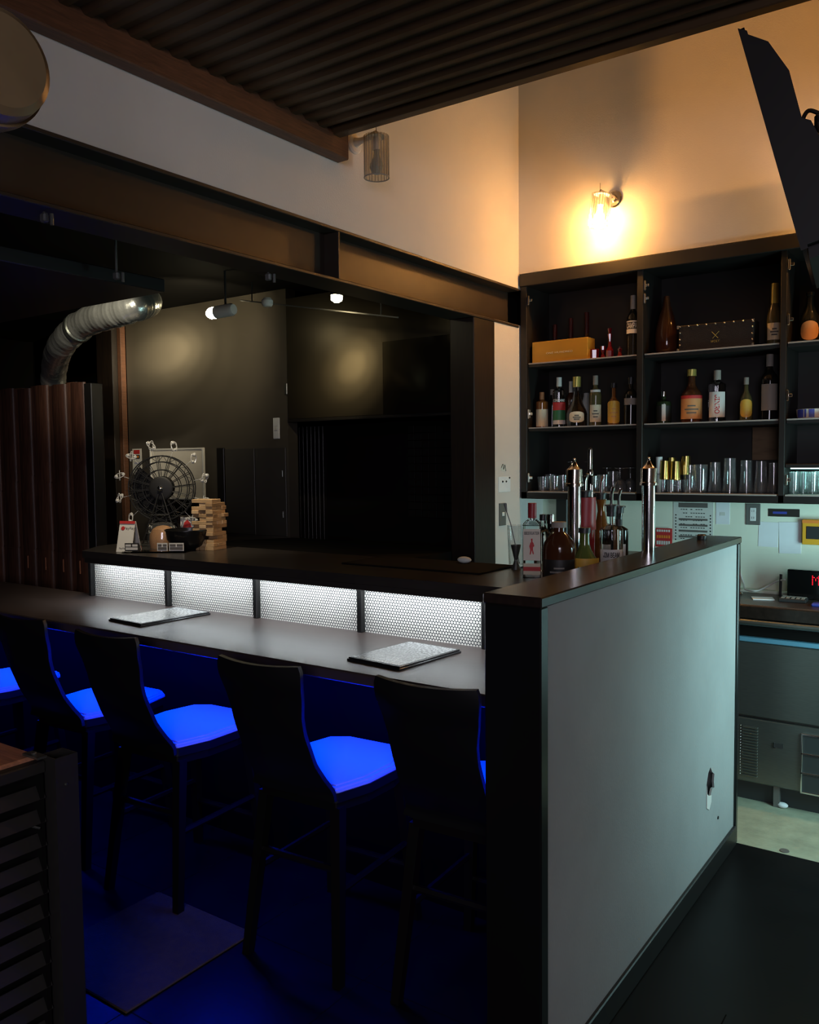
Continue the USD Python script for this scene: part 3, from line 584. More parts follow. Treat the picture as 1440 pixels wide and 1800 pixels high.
# block tower
tc_, th, ta = np.array([-2.875, 2.560]), .0158, math.radians(15)
LAY = 'lowest second third fourth fifth sixth seventh eighth ninth tenth eleventh twelfth thirteenth topmost'.split()
bl, bwid = .105, .0345
for lev in range(14):
    cu = lev % 2
    for k in (-1, 0, 1):
        if lev == 13 and k == 1: continue
        if (lev, k) in {(3, -1), (5, 1), (8, -1), (10, 0), (12, -1)}: continue
        off = k * .0352 + rng.uniform(-.0012, .0012); sl = rng.uniform(-.004, .004) + (.012 if (lev, k) in {(6, -1), (9, 1)} else 0)
        dim = (bl, bwid) if cu else (bwid, bl); o = np.array([sl, off]) if cu else np.array([off, sl])
        w = tc_ + np.array([[math.cos(ta), -math.sin(ta)], [math.sin(ta), math.cos(ta)]]) @ o
        m = cbox((-dim[0] / 2, -dim[1] / 2, 0), (dim[0] / 2, dim[1] / 2, th - .0004), .0012)
        one('wooden_block', m.apply_transform(T((w[0], w[1], zc + lev * th), ta + rng.uniform(-.02, .02))), rng.choice(['block_wood', 'block_wood', 'block_wood_light', 'block_wood_dark']), f'wooden block of the {LAY[lev]} layer of the tower, ' + (('front', 'middle', 'rear')[k + 1] if cu else ('left', 'middle', 'right')[k + 1]) + ' of its layer', 'wooden block', 'wooden blocks of the stacked tower', smooth=False)
# model wheel
hub = at(285, 858, 'y', 2.60)
wax = np.array([.60, -.80, -.02]); wax /= np.linalg.norm(wax)
wr = np.cross((0, 0, 1), wax); wr /= np.linalg.norm(wr); wu = np.cross(wax, wr)
fw = thing('ferris_wheel', 'black wire model of a big wheel with clear gondolas and a round hub', 'model wheel', (hub[0], hub[1], zc))
hz = hub[2] - zc
def wp_(r, a, d=0.): return np.array([0, 0, hz]) + r * (math.cos(a) * wr + math.sin(a) * wu) + d * wax
def ring(r, d, t): return tube([wp_(r, a, d) for a in np.arange(48) / 48 * 2 * PI], t, 6, closed=True)
obj('rim', MB().add(ring(.150, .02, .0028)), 'wire_black', fw); obj('rim', MB().add(ring(.150, -.02, .0028)), 'wire_black', fw)
obj('rim', MB().add(ring(.122, .02, .0022)).add(ring(.122, -.02, .0022)).add(ring(.085, .02, .0022)).add(ring(.085, -.02, .002)), 'wire_black', fw)
for i in range(16):
    a = i / 16 * 2 * PI + .1; b = a + 2 * PI / 16
    obj('spoke', MB().tube([wp_(.03, a - .05, .02), wp_(.150, a - .03, .02)], .0016, 5).tube([wp_(.03, a + .05, .02), wp_(.150, a + .03, .02)], .0016, 5).tube([wp_(.122, a, .02), wp_(.150, (a + b) / 2, .02)], .0012, 5).tube([wp_(.150, (a + b) / 2, .02), wp_(.122, b, .02)], .0012, 5).tube([wp_(.03, a, -.02), wp_(.150, a, -.02)], .0016, 5), 'wire_black', fw)
disc = lathe([(0, -.02), (.055, -.02), (.055, .026), (.045, .032), (0, .034)], 36); along(disc, wax); obj('hub', MB().add(disc, T((0, 0, hz))), 'wire_black', fw)
knob = lathe([(0, .03), (.012, .034), (.012, .044), (.006, .050), (0, .051)], 16); along(knob, wax); obj('hub_cap', MB().add(knob, T((0, 0, hz))), 'chrome', fw)
sol = Polygon([(.055 * math.cos(a), .055 * math.sin(a)) for a in np.linspace(2.4, 4.2, 12)] + [(.146 * math.cos(a), .146 * math.sin(a)) for a in np.linspace(4.2, 2.4, 16)])
A = np.eye(4); A[:3, 0], A[:3, 1], A[:3, 2], A[:3, 3] = wr, wu, wax, np.array([0, 0, hz]) - .03 * wax
obj('back_cover', extrude(sol, .003, A), 'bowl_black', fw)
for i in range(12):
    a = i / 12 * 2 * PI + .22
    cpt = wp_(.203, a); e1, e2 = math.cos(a + .6) * wr + math.sin(a + .6) * wu, wax * .5 + math.cos(a + 2.1) * wr * .8 + math.sin(a + 2.1) * wu * .8
    g = MB().add(tube([cpt + .024 * math.cos(t) * e1 + .013 * math.sin(t) * e2 for t in np.arange(20) / 20 * 2 * PI], .0024, 6, closed=True))
    g.add(tube([cpt + .014 * math.cos(t) * e2 + .020 * math.sin(t) * np.array([0, 0, 1]) for t in np.arange(20) / 20 * 2 * PI], .0022, 6, closed=True)).add(trimesh.creation.icosphere(2, .0085).apply_translation(cpt + .016 * e1)).add(trimesh.creation.icosphere(2, .007).apply_translation(cpt - .016 * e1)).tube([wp_(.150, a), wp_(.185, a)], .0014, 5)
    obj('gondola', g, 'clear_wire', fw)
for s in (-1, 1):
    for d in (-1, 1):
        obj('stand_leg', MB().tube([np.array([0, 0, hz]) + d * .032 * wax, s * .085 * wr + d * .06 * wax + [0, 0, .0]], .0032, 6).tube([s * .012 * wr + [0, 0, hz * .72] + d * .04 * wax, s * .055 * wr + [0, 0, 0] + d * .058 * wax], .002, 5), 'wire_black', fw)
for d in (-1, 1):
    m = MB()
    for k in range(4):
        z0, z1 = hz * (.06 + .16 * k), hz * (.22 + .16 * k); w0, w1 = .085 * (1 - z0 / hz), .085 * (1 - z1 / hz); e = d * .055 * wax
        m.tube([-w0 * wr + e + [0, 0, z0], w1 * wr + e * .9 + [0, 0, z1]], .0016, 5).tube([w0 * wr + e + [0, 0, z0], -w1 * wr + e * .9 + [0, 0, z1]], .0016, 5).tube([-w0 * wr + e + [0, 0, z0], w0 * wr + e + [0, 0, z0]], .002, 5)
    obj('bracing', m, 'wire_black', fw)
obj('foot_plate', MB().add(cbox((-.1, -.075, 0), (.1, .075, .006), .002), T((0, 0, 0), math.atan2(wr[1], wr[0]))), 'wire_black', fw)
p = at(332, 920, 'y', 2.72)
obox = thing('trinket_box', 'small dark box with a red and white picture card behind the model wheel', 'box', (p[0] - .09, 2.71, zc), .5)
obj('box_body', MB().box(-.11, .10, .0, .05, 0, .125, .003), 'dark_brown', obox); obj('picture_card', MB().box(.03, .095, -.003, 0, .05, .12), 'card_white', obox)
obj('red_figure', MB().add(extrude(Polygon([(.038, .058), (.088, .06), (.08, .09), (.065, .108), (.05, .095)]), .001, T((0, -.003, 0), 0, PI / 2))), 'ink_red', obox)

# ================================================================ BOTTLES AND GLASSES
STD = [(0, 0), (.94, 0), (1, .015), (1, .60), (.93, .66), (.62, .72), (.36, .77), (.33, .80), (.33, .93), (.37, .935), (.37, 1.0), (0, 1.0)]
SQR = [(0, 0), (.95, 0), (1, .015), (1, .70), (.96, .735), (.60, .77), (.36, .79), (.33, .82), (.33, .94), (.37, .945), (.37, 1.0), (0, 1.0)]
CHAMP = [(0, 0), (.92, 0), (1, .02), (1, .40), (.92, .50), (.70, .60), (.46, .70), (.36, .78), (.33, .93), (.42, .94), (.40, 1.0), (0, 1.0)]
BELL = [(0, 0), (.94, 0), (1, .02), (1, .26), (.9, .34), (.62, .46), (.42, .58), (.33, .68), (.30, .90), (.36, .91), (.36, 1.0), (0, 1.0)]
SQUAT = [(0, 0), (.95, 0), (1, .02), (1, .62), (.93, .69), (.50, .73), (.30, .76), (.28, .88), (.34, .885), (.34, 1.0), (0, 1.0)]
DRUM = [(0, 0), (.96, 0), (1, .02), (1, .50), (.95, .56), (.60, .64), (.40, .70), (.34, .76), (.34, .90), (.40, .905), (.40, 1.0), (0, 1.0)]
def bottle(px, ytop, ybot, hw, y, zs, prof, body, label, labels=(), cap=None, capz=.90, words=(), marks=None, name='bottle', n=28, spout=False):
    """a lathed bottle standing on a shelf of height zs at depth y; labels: (material, z0, z1, span, cut); words: (text, height, z, material, vertical)"""
    pb = at(px, (ytop + ybot) / 2, 'y', y); dd = (pb - C) @ AX[2]; R = hw * dd / F; Hh = (ybot - ytop) * dd / F * (1.0)
    t = thing(name, label, 'bottle', (pb[0], y, zs))
    phi = math.atan2(-y, -pb[0]) 
    pr = [(r * R, z * Hh) for r, z in prof]
    obj('glass_body', MB().add(lathe(pr, n)), body, t, smooth=40)
    if cap:
        rc = [r for r, z in prof if z >= capz]; rr = max(rc) * R
        obj('cap', MB().add(lathe([(rr * 1.02, capz * Hh), (rr * 1.10, capz * Hh), (rr * 1.08, Hh * 1.004), (0, Hh * 1.006)], 20)), cap, t)
    def rad(z): return float(np.interp(z, [q[1] for q in prof[1:]], [q[0] for q in prof[1:]])) * R
    for (mm, z0, z1, span, cut) in labels: obj('label', patch(rad((z0 + z1) / 2) if z1 < .62 or True else R, phi, span, z0 * Hh, z1 * Hh, 14, cut * Hh), mm, t, smooth=40)
    for (s, hh, z, mm, vert, wid) in words:
        tx = text(s, hh * Hh, width=(None if wid is None else wid * R), bold=True)
        if vert: tx.apply_transform(trimesh.transformations.rotation_matrix(-PI / 2, (0, 0, 1))); tx.apply_translation((-tx.bounds.mean(0)[0], -tx.bounds.mean(0)[1], 0))
        obj('lettering', wrap(tx, rad(z) + .0012, phi, z * Hh), mm, t, smooth=False)
    if marks and labels:
        _, z0, z1, span, _c = labels[0]
        for k in range(3):
            zz = z0 + (z1 - z0) * (.30 + .17 * k); obj('print_line', patch(rad((z0 + z1) / 2) + .0012, phi, span * (.35, .5, .28)[k], (zz - .012) * Hh, (zz + .012) * Hh, 8), marks, t)
    if spout:
        top = Hh
        obj('pourer_collar', MB().add(lathe([(0, top), (.017, top), (.018, top + .02), (.024, top + .021), (.024, top + .025), (0, top + .026)], 20)), 'cap_dark', t)
        obj('spout', MB().add(tube([(0, 0, top + .02), (0, 0, top + .06), (.008, -.006, top + .085)], .0055, 10)), 'chrome', t)
    return t
Z1, Z2, Z3 = 1.985, 1.66, 1.335
ys = 4.02
# top shelf, left bay
gb = at(937, 600, 'y', 3.97); g1 = at(1036, 595, 'y', 3.97)
gx = thing('gift_box', 'long gold presentation box on the top shelf', 'box', ((gb[0] + g1[0]) / 2, 3.955, Z1), -.03)
wg = (g1[0] - gb[0]) / 2
obj('carton', MB().box(-wg, wg, 0, .085, 0, .107, .002), 'gold_box', gx)
obj('lettering', flat(text('ONE HUNDRED', .0085, width=wg * .95), (-.0, -.0004, .042), (1, 0, 0), (0, 0, 1)), 'cream_label', gx)
for px, yt, lab in ((976, 562, 'left slim bottle neck of three rising behind the gold box'), (1004, 553, 'middle slim bottle neck of three rising behind the gold box'), (1032, 545, 'right slim bottle neck of three rising behind the gold box')):
    bottle(px, yt, 632, 10, 4.10, Z1, [(0, 0), (1, 0), (1, .42), (.8, .48), (.42, .53), (.34, .60), (.30, .95), (.38, .955), (.36, 1), (0, 1)], 'bottle_brown', lab, cap='neck_red', capz=.58)
for k, (px, yt, hw, prof, lab) in enumerate(((1045, 611, 9, [(0, 0), (.75, 0), (.9, .1), (1, .9), (.96, 1), (.8, .95), (.6, .2), (0, .15)], 'broad red glass tumbler beside the gold box'), (1060, 607, 5, [(0, 0), (.8, 0), (.9, .1), (.5, .4), (.9, .7), (1, 1), (0, 1)], 'small red glass goblet second from the gold box'), (1072, 576, 7, [(0, 0), (.9, 0), (1, .1), (1, .25), (.5, .38), (.35, .55), (.5, .7), (.55, .8), (.3, .82), (.6, .98), (0, 1)], 'tall faceted red glass decanter on the top shelf'), (1090, 610, 4.5, [(0, 0), (.8, 0), (1, .15), (.6, .5), (.9, .8), (.3, .85), (.5, 1), (0, 1)], 'small red glass stopper bottle right of the decanter'))):
    pb = at(px, 620, 'y', 4.0); dd = (pb - C) @ AX[2]; t = thing('red_glassware', lab, 'glassware', (pb[0], 4.0, Z1)); Hh = (629 - yt) * dd / F
    obj('glass', MB().add(lathe([(r * hw * dd / F, z * Hh) for r, z in prof], 8)), 'red_glass', t, smooth=False)
bottle(1113, 515, 622, 11, 4.03, Z1, STD, 'bottle_dark', 'dark red bitters bottle with a pale banner label at the bay divider', [('white_label', .38, .45, 2.6, 0), ('black_label', .45, .565, 2.6, 0), ('white_label', .565, .585, 2.6, 0)], 'grey_label', .78, [('CAMPARI', .085, .465, 'white_label', False, 2.3)])
# top shelf, middle bay
bottle(1172, 516, 618, 20, 4.05, Z1, [(0, 0), (.7, 0), (.95, .08), (1, .25), (.92, .45), (.68, .65), (.38, .82), (.26, .95), (.24, 1), (0, 1)], 'bottle_brown', 'dark teardrop-shaped bottle in shadow on the top shelf')
k0, k1 = at(1195, 600, 'y', 3.98), at(1327, 590, 'y', 3.98)
cs = thing('studded_case', 'black studded leather case with bright corner studs on the top shelf', 'case', ((k0[0] + k1[0]) / 2, 3.965, Z1)); wc = (k1[0] - k0[0]) / 2
obj('case_body', MB().box(-wc, wc, 0, .10, 0, .118, .004), 'case_black', cs)
for x in np.linspace(-wc + .006, wc - .006, 9):
    obj('stud', MB().add(trimesh.creation.icosphere(1, .0048).apply_translation((x, -.001, .113))), 'stud', cs)
for s in (-1, 1):
    for z in (.03, .055, .085): obj('stud', MB().add(trimesh.creation.icosphere(1, .0048).apply_translation((s * (wc - .006), -.001, z))), 'stud', cs)
    for z in (.006, .112): obj('corner_cap', MB().box(s * wc - .009, s * wc + .002 if s < 0 else s * wc + .002, -.003, .012, z - .008, z + .008, .002), 'stud', cs)
obj('emblem', MB().tube([(-.016, -.001, .078), (.012, -.001, .048)], .0012, 5).tube([(.016, -.001, .078), (-.012, -.001, .048)], .0012, 5).add(flat(text('MOET', .010), (0, -.0004, .030), (1, 0, 0), (0, 0, 1))), 'cap_gold', cs)
bottle(1362, 494, 602, 13, 4.03, Z1, CHAMP, 'bottle_olive', 'sparkling wine bottle with yellow foil neck and pale label', [('cream_label', .09, .36, 2.0, 0)], 'cap_gold', .66, marks='ink_grey')
bottle(1424, 508, 596, 17, 4.03, Z1, CHAMP, 'bottle_dark', 'dark bottle with a tan shield label at the right end of the top shelf', [('orange_label', .04, .42, 1.9, .14)], None)
# middle shelf, left bay
bottle(953, 685, 747, 11, 4.02, Z2, SQR, 'amber_drink', 'small square-shouldered bottle with a cream label and brown cap, leftmost on the middle shelf', [('cream_label', .04, .52, 2.2, 0)], 'cap_brown', .80)
bottle(971, 673, 741, 9, 4.13, Z2, STD, 'bottle_dark', 'dark bottle half hidden at the back between the first two labelled bottles', [], 'grey_label', .86)
bottle(983, 657, 744, 11.5, 4.02, Z2, SQR, 'clear_solid', 'vermouth bottle with a red banner over a green and white label', [('white_label', .06, .14, 2.3, 0), ('ink_green', .14, .34, 2.3, 0), ('ink_red', .34, .50, 2.3, 0)], 'cap_white', .82, [('CINZANO', .05, .51, 'white_label', False, 2.0)])
bottle(1014, 657, 744, 18, 4.02, Z2, BELL, 'clear_solid', 'clear bell-shaped bottle with a yellow neck band', [('cream_label', .08, .30, 1.5, .05)], 'cap_gold', .80, marks='ink_grey')
bottle(1004, 657, 738, 9, 4.14, Z2, STD, 'bottle_brown', 'tall dim bottle with a pale cap behind the clear bell-shaped one', [], 'cap_white', .74)
bottle(1031, 678, 738, 11, 4.14, Z2, [(0, 0), (1, 0), (1, .4), (.9, .6), (.6, .8), (.45, .9), (.4, 1), (0, 1)], 'frosted', 'frosted grey bottle at the back behind the middle shelf row')
bottle(1047, 654, 742, 11, 4.02, Z2, STD, 'bottle_olive', 'long-necked rum bottle with a neck label and a cream body label', [('cream_label', .08, .42, 2.0, 0), ('white_label', .64, .72, 2.4, 0)], 'grey_label', .82, marks='ink_grey')
bottle(1079, 667, 741, 10.5, 4.02, Z2, [(0, 0), (.92, 0), (1, .05), (1, .48), (.85, .58), (.5, .64), (.34, .68), (.3, .88), (.45, .90), (.45, 1), (0, 1)], 'amber_drink', 'amber bottle with an arched yellow label', [('yellow_label', .05, .58, 2.5, .06)], 'cap_dark', .89, marks='orange_label')
bottle(1109, 657, 740, 11.5, 4.02, Z2, STD, 'bottle_dark', 'dark long-necked bottle with a grey shoulder label at the end of the left bay', [('grey_label', .42, .56, 2.4, .0)], 'cap_dark', .86)
# middle shelf, middle bay
bottle(1167, 683, 739, 13, 4.02, Z2, SQUAT, 'bottle_green', 'squat dark bottle with a narrow white label, first in the middle bay', [('black_label', .08, .56, 2.2, 0), ('white_label', .08, .60, .5, 0)], 'chrome', .86)
bottle(1216, 645, 738, 18, 4.02, Z2, DRUM, 'bottle_brown', 'drum-shaped bottle with a wide orange label and red band', [('orange_label', .07, .45, 2.6, 0), ('ink_red', .45, .51, 2.6, 0)], 'cap_gold', .88, marks='ink_grey')
bottle(1261, 650, 740, 15, 4.02, Z2, SQR, 'clear_solid', 'clear bottle with a white label and red lettering running down it', [('white_label', .09, .58, 2.0, 0)], 'grey_label', .82, [('JINRO', .085, .34, 'ink_red', True, None)])
bottle(1312, 661, 737, 11, 4.02, Z2, [(0, 0), (.9, 0), (1, .05), (1, .44), (.8, .56), (.45, .66), (.34, .72), (.3, .9), (.36, .91), (.36, 1), (0, 1)], 'bottle_olive', 'dark bottle with an oval yellow label', [('yellow_label', .08, .50, 2.0, .10)], 'grey_label', .84)
bottle(1353, 622, 737, 15, 4.04, Z2, STD, 'bottle_dark', 'tall dark wine bottle with a plain grey label at the end of the middle bay', [('grey_label', .15, .55, 2.0, 0)], 'grey_label', .82)
p = at(1424, 728, 'y', 3.99)
bx = thing('decorated_bowl', 'blue and white patterned dish on the right-hand middle shelf', 'dish', (p[0], 4.03, Z2))
obj('dish', MB().add(lathe([(0, 0), (.05, 0), (.058, .01), (.062, .042), (.058, .042), (.05, .012), (0, .008)], 28)), 'card_white', bx)
for a_, w_ in ((-2.2, .5), (-1.4, .35), (-.7, .3), (-1.8, .12)): obj('pattern', patch(.0622, a_, w_, .006, .040), 'ink_blue', bx)
# bottom shelf glasses
def tumbler(h, r0, r1, w=.0016, base=.010, waist=0.):
    n = 7; out = [(r0 + (r1 - r0) * t - waist * math.sin(PI * t), h * t) for t in np.linspace(0, 1, n)]
    inn = [(r - w, max(z, base)) for r, z in out[::-1]]
    return [(0, 0)] + out + inn + [(0, base)]
def stem(h, rb, rs):
    o = [(0, 0), (rb * .8, 0), (rb * .8, .003), (.004, .008), (.0035, h * .45), (.02, h * .50), (rs, h * .72), (rs * .95, h)]
    return o + [(rs * .95 - .0012, h), (rs - .0012, h * .72), (.018, h * .52), (0, h * .5)]
def glass(px, y, h, r0, r1, label, group, mm='clear_glass', kind='t', waist=0., z=Z3, flip=False):
    p = at(px, 850, 'y', y); t = thing('drinking_glass', label, 'glass', (p[0], y, z), 0, group)
    m = lathe(tumbler(h, r0, r1, waist=waist) if kind == 't' else stem(h, r0, r1), 24)
    if flip: m.apply_transform(np.diag([1, -1, -1, 1.])); m.apply_translation((0, 0, h))
    obj('bowl', m, mm, t, smooth=40); return t
G1, G2, G3 = 'short clear glasses on the left of the bottom shelf', 'tall clear tumblers in the middle bay', 'glasses lit teal in the right-hand bay'
ORD = ('first', 'second', 'third', 'fourth', 'fifth', 'sixth', 'seventh')
for q_, (px, y, h, r0, r1) in enumerate(((955, 4.00, .075, .026, .030), (968, 4.10, .085, .028, .032), (975, 4.0, .078, .030, .036), (990, 4.06, .082, .028, .034), (1043, 4.0, .08, .028, .033), (1062, 4.02, .085, .028, .034), (1078, 4.08, .10, .028, .034))):
    glass(px, y, h, r0, r1, f'short clear glass, {ORD[q_]} from the left in the left bay of the bottom shelf', G1)
glass(1005, 4.13, .150, .030, .042, 'wide-rimmed stemmed glass behind the left beer tap', None, kind='s', flip=True); glass(1035, 4.13, .150, .030, .042, 'wide-rimmed stemmed glass upside down just right of the left beer tap', None, kind='s', flip=True)
for q_, px in enumerate((1067, 1090, 1108)): glass(px, 4.12 if px != 1090 else 4.02, .118, .030, .036, f'dim upside-down stemmed glass, {ORD[q_]} of three at the right of the left bay', 'dim stemmed glasses at the right of the left bay', kind='s', flip=True)
for q_, (px, y, h, r0, r1, wst) in enumerate(((1213, 4.03, .130, .026, .030, -.002), (1232, 4.02, .132, .028, .032, .0), (1257, 4.04, .142, .033, .024, .003), (1283, 4.02, .160, .034, .026, .003), (1312, 4.03, .150, .034, .026, .003), (1338, 4.02, .146, .034, .023, .003), (1360, 4.04, .138, .031, .022, .003))):
    glass(px, y, h, r0, r1, f'tall clear tapered tumbler, {ORD[q_]} from the left right of the gold cups', G2, waist=wst)
for q_, (px, y) in enumerate(((1396, 4.03), (1413, 4.06), (1429, 4.02), (1444, 4.07), (1404, 4.12), (1436, 4.13))): glass(px, y, .098, .020, .024, ('front-row glass glowing teal, ' + ORD[q_] + ' from the left in the right-hand bay') if q_ < 4 else ('rear-row glass glowing teal in the right-hand bay, ' + ('left' if q_ == 4 else 'right') + ' of two'), G3, 'teal_glass')
# cups stacked on small glasses
for px, y, lab in ((1166, 4.02, 'small clear glass under the leftmost gold cup'), (1180, 3.985, 'small clear glass between the two front gold cups'), (1193, 4.03, 'small clear glass under the front right gold cup'), (1206, 4.06, 'small clear glass under the rear right gold cup')):
    glass(px, y, .062, .017, .019, lab, None)
for px, y, z, lab in ((1169, 4.0, .063, 'gold metal cup at the left of four, above small glasses'), (1188, 4.0, .060, 'gold metal cup at the front of four, above small glasses'), (1181, 4.08, .078, 'gold metal cup at the back of four, half hidden'), (1206, 4.06, .084, 'gold metal cup at the right of four, above small glasses')):
    p = at(px, 820, 'y', y); t = thing('gold_cup', lab, 'cup', (p[0], y, Z3 + z))
    obj('cup_wall', MB().add(lathe([(0, .0), (.0215, .0), (.0235, .004), (.0195, .088), (.018, .088), (.0215, .006), (0, .005)], 24)), 'gold', t, smooth=50)
for px, y, lab in ((1181, 4.08, 'small clear glass under the hidden gold cup'),): glass(px, y, .077, .020, .023, lab, None)
p = at(1159, 800, 'y', 4.0); t = thing('cup_stack', 'tall narrow stack of white plastic cups right of the beer tap', 'cups', (p[0], 4.0, Z3))
obj('cup', MB().add(lathe([(0, 0), (.011, 0), (.016, .085), (.012, .085), (.011, .09), (0, .09)], 20)), 'frosted', t)
obj('cup', MB().add(lathe([(0, .091), (.013, .091), (.0155, .17), (.014, .17), (0, .16)], 20)), 'white_plastic', t)
one('cardboard_sheet', MB().box(-.985, -.84, 4.165, 4.180, Z3 + .150, Z2 - .024, .001), 'cardboard', 'bare brown board behind the glasses in the middle bay', 'board')

# ---------------------------------------------------------------- wall cabinet
cab = thing('wall_cabinet', 'open black wall cabinet of three bays holding bottles and glasses', 'cabinet')
XR = -.18
obj('top_board', MB().box(XB + .008, XR, YC - .012, YB, 2.37, 2.432, .003), 'cabinet_black', cab)
obj('bottom_board', MB().box(XB + .008, XR, YC, YB, 1.298, Z3, .003), 'cabinet_black', cab)
obj('back_board', MB().box(XB + .008, XR, YB - .012, YB, 1.30, 2.42), 'cabinet_black', cab)
for a, b in ((XB + .008, -2.027), (-1.452, -1.423), (-.822, -.797), (-.205, XR)): obj('upright', MB().box(a, b, YC, YB - .01, 1.30, 2.42, .002), 'cabinet_black', cab)
for a, b in ((-2.026, -1.453), (-1.422, -.823), (-.796, -.206)):
    for z in (Z1, Z2): obj('shelf', MB().box(a, b, YC + .015, YB - .012, z - .020, z, .002), 'cabinet_black', cab)
    for zl in (Z1, Z2, Z3): obj('shelf_liner', MB().box(a + .004, b - .004, YC + (.013 if zl > Z3 else .006), YC + .10, zl, zl + .0012).box(a + .004, b - .004, YC + (.0105 if zl > Z3 else -.002), YC + .014, zl - .005, zl + .0014), 'liner', cab)
obj('shelf', MB().box(-.796, -.206, YC + .01, YB - .012, 1.452, 1.468, .002), 'cabinet_black', cab)
obj('added_teal_strip', MB().box(-.78, -.22, YC + .04, YC + .05, 1.446, 1.452), 'teal_glow', cab)  # strip and its light are added to give this bay a teal glow
rect(str(cab.GetPath()) + '/added_strip_light', (-.5, YC + .06, 1.444), (-.5, YC + .12, 1.33), .55, .03, 5.0, (.45, 1.0, .92))
for x, zz in ((-2.02, (2.30, 1.73, 1.405)), (-1.418, (2.30, 2.24)), (-.792, (2.31, 1.76, 1.40, 2.08))):
    for z in zz:
        obj('hinge', MB().box(x - .002, x + .008, YC - .004, YC + .012, z - .024, z + .024, .003).box(x + .006, x + .022, YC + .0, YC + .01, z - .007, z + .007, .002), 'chrome', cab)

# ---------------------------------------------------------------- behind the half wall: taps and bottles
def tap(px, ytop, d, label):
    p = deep(px, ytop, d); t = thing('beer_tap', label, 'beer tap', (p[0], p[1], ZU)); h = p[2] - ZU; k = d / F
    obj('column', MB().add(lathe([(0, 0), (.034, 0), (.034, .008), (11.5 * k, .012), (11.5 * k, h - 50 * k), (0, h - 50 * k)], 36)), 'chrome', t)
    obj('sleeve', MB().add(lathe([(11.5 * k, h - 50 * k), (15.5 * k, h - 50 * k), (15.5 * k, h - 45 * k), (14 * k, h - 44 * k), (14 * k, h - 20 * k), (11 * k, h - 18.5 * k), (7 * k, h - 14 * k), (4 * k, h - 9 * k), (3 * k, h - 6.5 * k), (0, h - 6.5 * k)], 36)), 'chrome_warm', t)
    obj('finial', MB().add(lathe([(0, h - 7 * k), (1.6 * k, h - 6.5 * k), (1.8 * k, h - 5 * k), (2.8 * k, h - 3.4 * k), (2.8 * k, h - 1.6 * k), (1.5 * k, h - .2 * k), (0, h)], 16)), 'chrome_warm', t)
    return t
tap(1010, 805, 2.92, 'left polished chrome beer tap column with a pointed cap')
tap(1141, 803, 2.80, 'right polished chrome beer tap column, standing nearer the aisle')
p0 = deep(1038, 787, 3.10); hb = thing('tap_handle', 'slim upright blue-grey tap handle between the two beer columns', 'tap handle', (p0[0], p0[1], ZU)); hh = p0[2] - ZU
obj('rod', MB().add(lathe([(0, hh - .078), (.0075, hh - .078), (.0085, hh - .01), (.006, hh - .002), (0, hh)], 16)), 'chrome', hb)
obj('collar', MB().add(lathe([(.006, hh - .10), (.011, hh - .10), (.012, hh - .088), (.008, hh - .078), (0, hh - .078)], 16)), 'chrome', hb)
obj('valve', MB().box(-.022, .014, -.010, .010, hh - .135, hh - .10, .004).tube([(0, 0, 0), (0, 0, hh - .13)], .011, 14), 'chrome', hb)
def bottle2(px, ytop, y, R, Hh, prof, body, label, **kw):
    p = at(px, ytop, 'y', y); d = (p - C) @ AX[2]
    return bottle(px, ytop, ytop + Hh * F / d, R * F / d, y, p[2] - Hh, prof, body, label, **kw)
pb = at(936, 1015, 'z', ZU); dd = (pb - C) @ AX[2]
bf = thing('bottle', 'tall clear square gin bottle with a red cap, pale label and red band', 'bottle', (pb[0], pb[1], ZU), math.atan2(-pb[1], -pb[0]) + PI / 2 - .06)
def sqbottle(w, d, z): return Polygon(sbox(-w, -d, w, d)).buffer(-.008).buffer(.008)
hB = (1017 - 886) * dd / F; wB = 16 * dd / F
gm = MB().add(extrude(sqbottle(wB, wB * .8, 0), hB * .70))
for i in range(5):
    a = i / 5; gm.add(extrude(sqbottle(wB * (1 - .62 * a ** 1.5), wB * .8 * (1 - .5 * a ** 1.5), 0), hB * .016, T((0, 0, hB * (.70 + .015 * i)))))
gm.add(lathe([(0, hB * .77), (wB * .40, hB * .77), (wB * .38, hB * .98), (0, hB * .98)], 20))
obj('glass_body', gm, 'clear_solid', bf, smooth=40)
obj('cap', MB().add(lathe([(0, hB * .80), (wB * .47, hB * .80), (wB * .47, hB), (0, hB * 1.002)], 20)), 'cap_red', bf)
obj('label', MB().box(-wB * .92, wB * .92, -wB * .8 - .0012, -wB * .8 - .0002, hB * .24, hB * .66), 'paper_cream', bf); obj('lower_label', MB().box(-wB * .92, wB * .92, -wB * .8 - .0012, -wB * .8 - .0002, hB * .05, hB * .20), 'cream_label', bf)
obj('red_band', MB().box(-wB * .92, wB * .92, -wB * .8 - .0018, -wB * .8 - .0012, hB * .10, hB * .155), 'ink_red', bf)
obj('lettering', flat(text('BEEFEATER', hB * .038, width=wB * 1.6, bold=True), (0, -wB * .8 - .0012, hB * .585), (1, 0, 0), (0, 0, 1)), 'ink', bf)
obj('guard_figure', MB().add(extrude(Polygon([(-.3, 0), (-.22, .28), (-.34, .5), (-.2, .72), (-.1, .75), (-.13, .95), (.1, .97), (.1, .77), (.22, .7), (.34, .52), (.16, .44), (.16, .3), (.28, .02), (.12, .02), (0, .26), (-.14, 0)]).buffer(0), .001, T((0, -wB * .8 - .0012, hB * .32), 0, PI / 2) @ np.diag([wB * .8, hB * .22, 1, 1.]))), 'ink_red', bf)
pb = at(903, 1000, 'z', ZU)
tg = thing('mixing_glass', 'clear tapered mixing glass left of the gin bottle', 'glass', (pb[0] - .01, pb[1] + .04, ZU))
obj('glass', MB().add(lathe(tumbler(.150, .026, .032, .002, .012), 28)), 'clear_glass', tg, smooth=40)
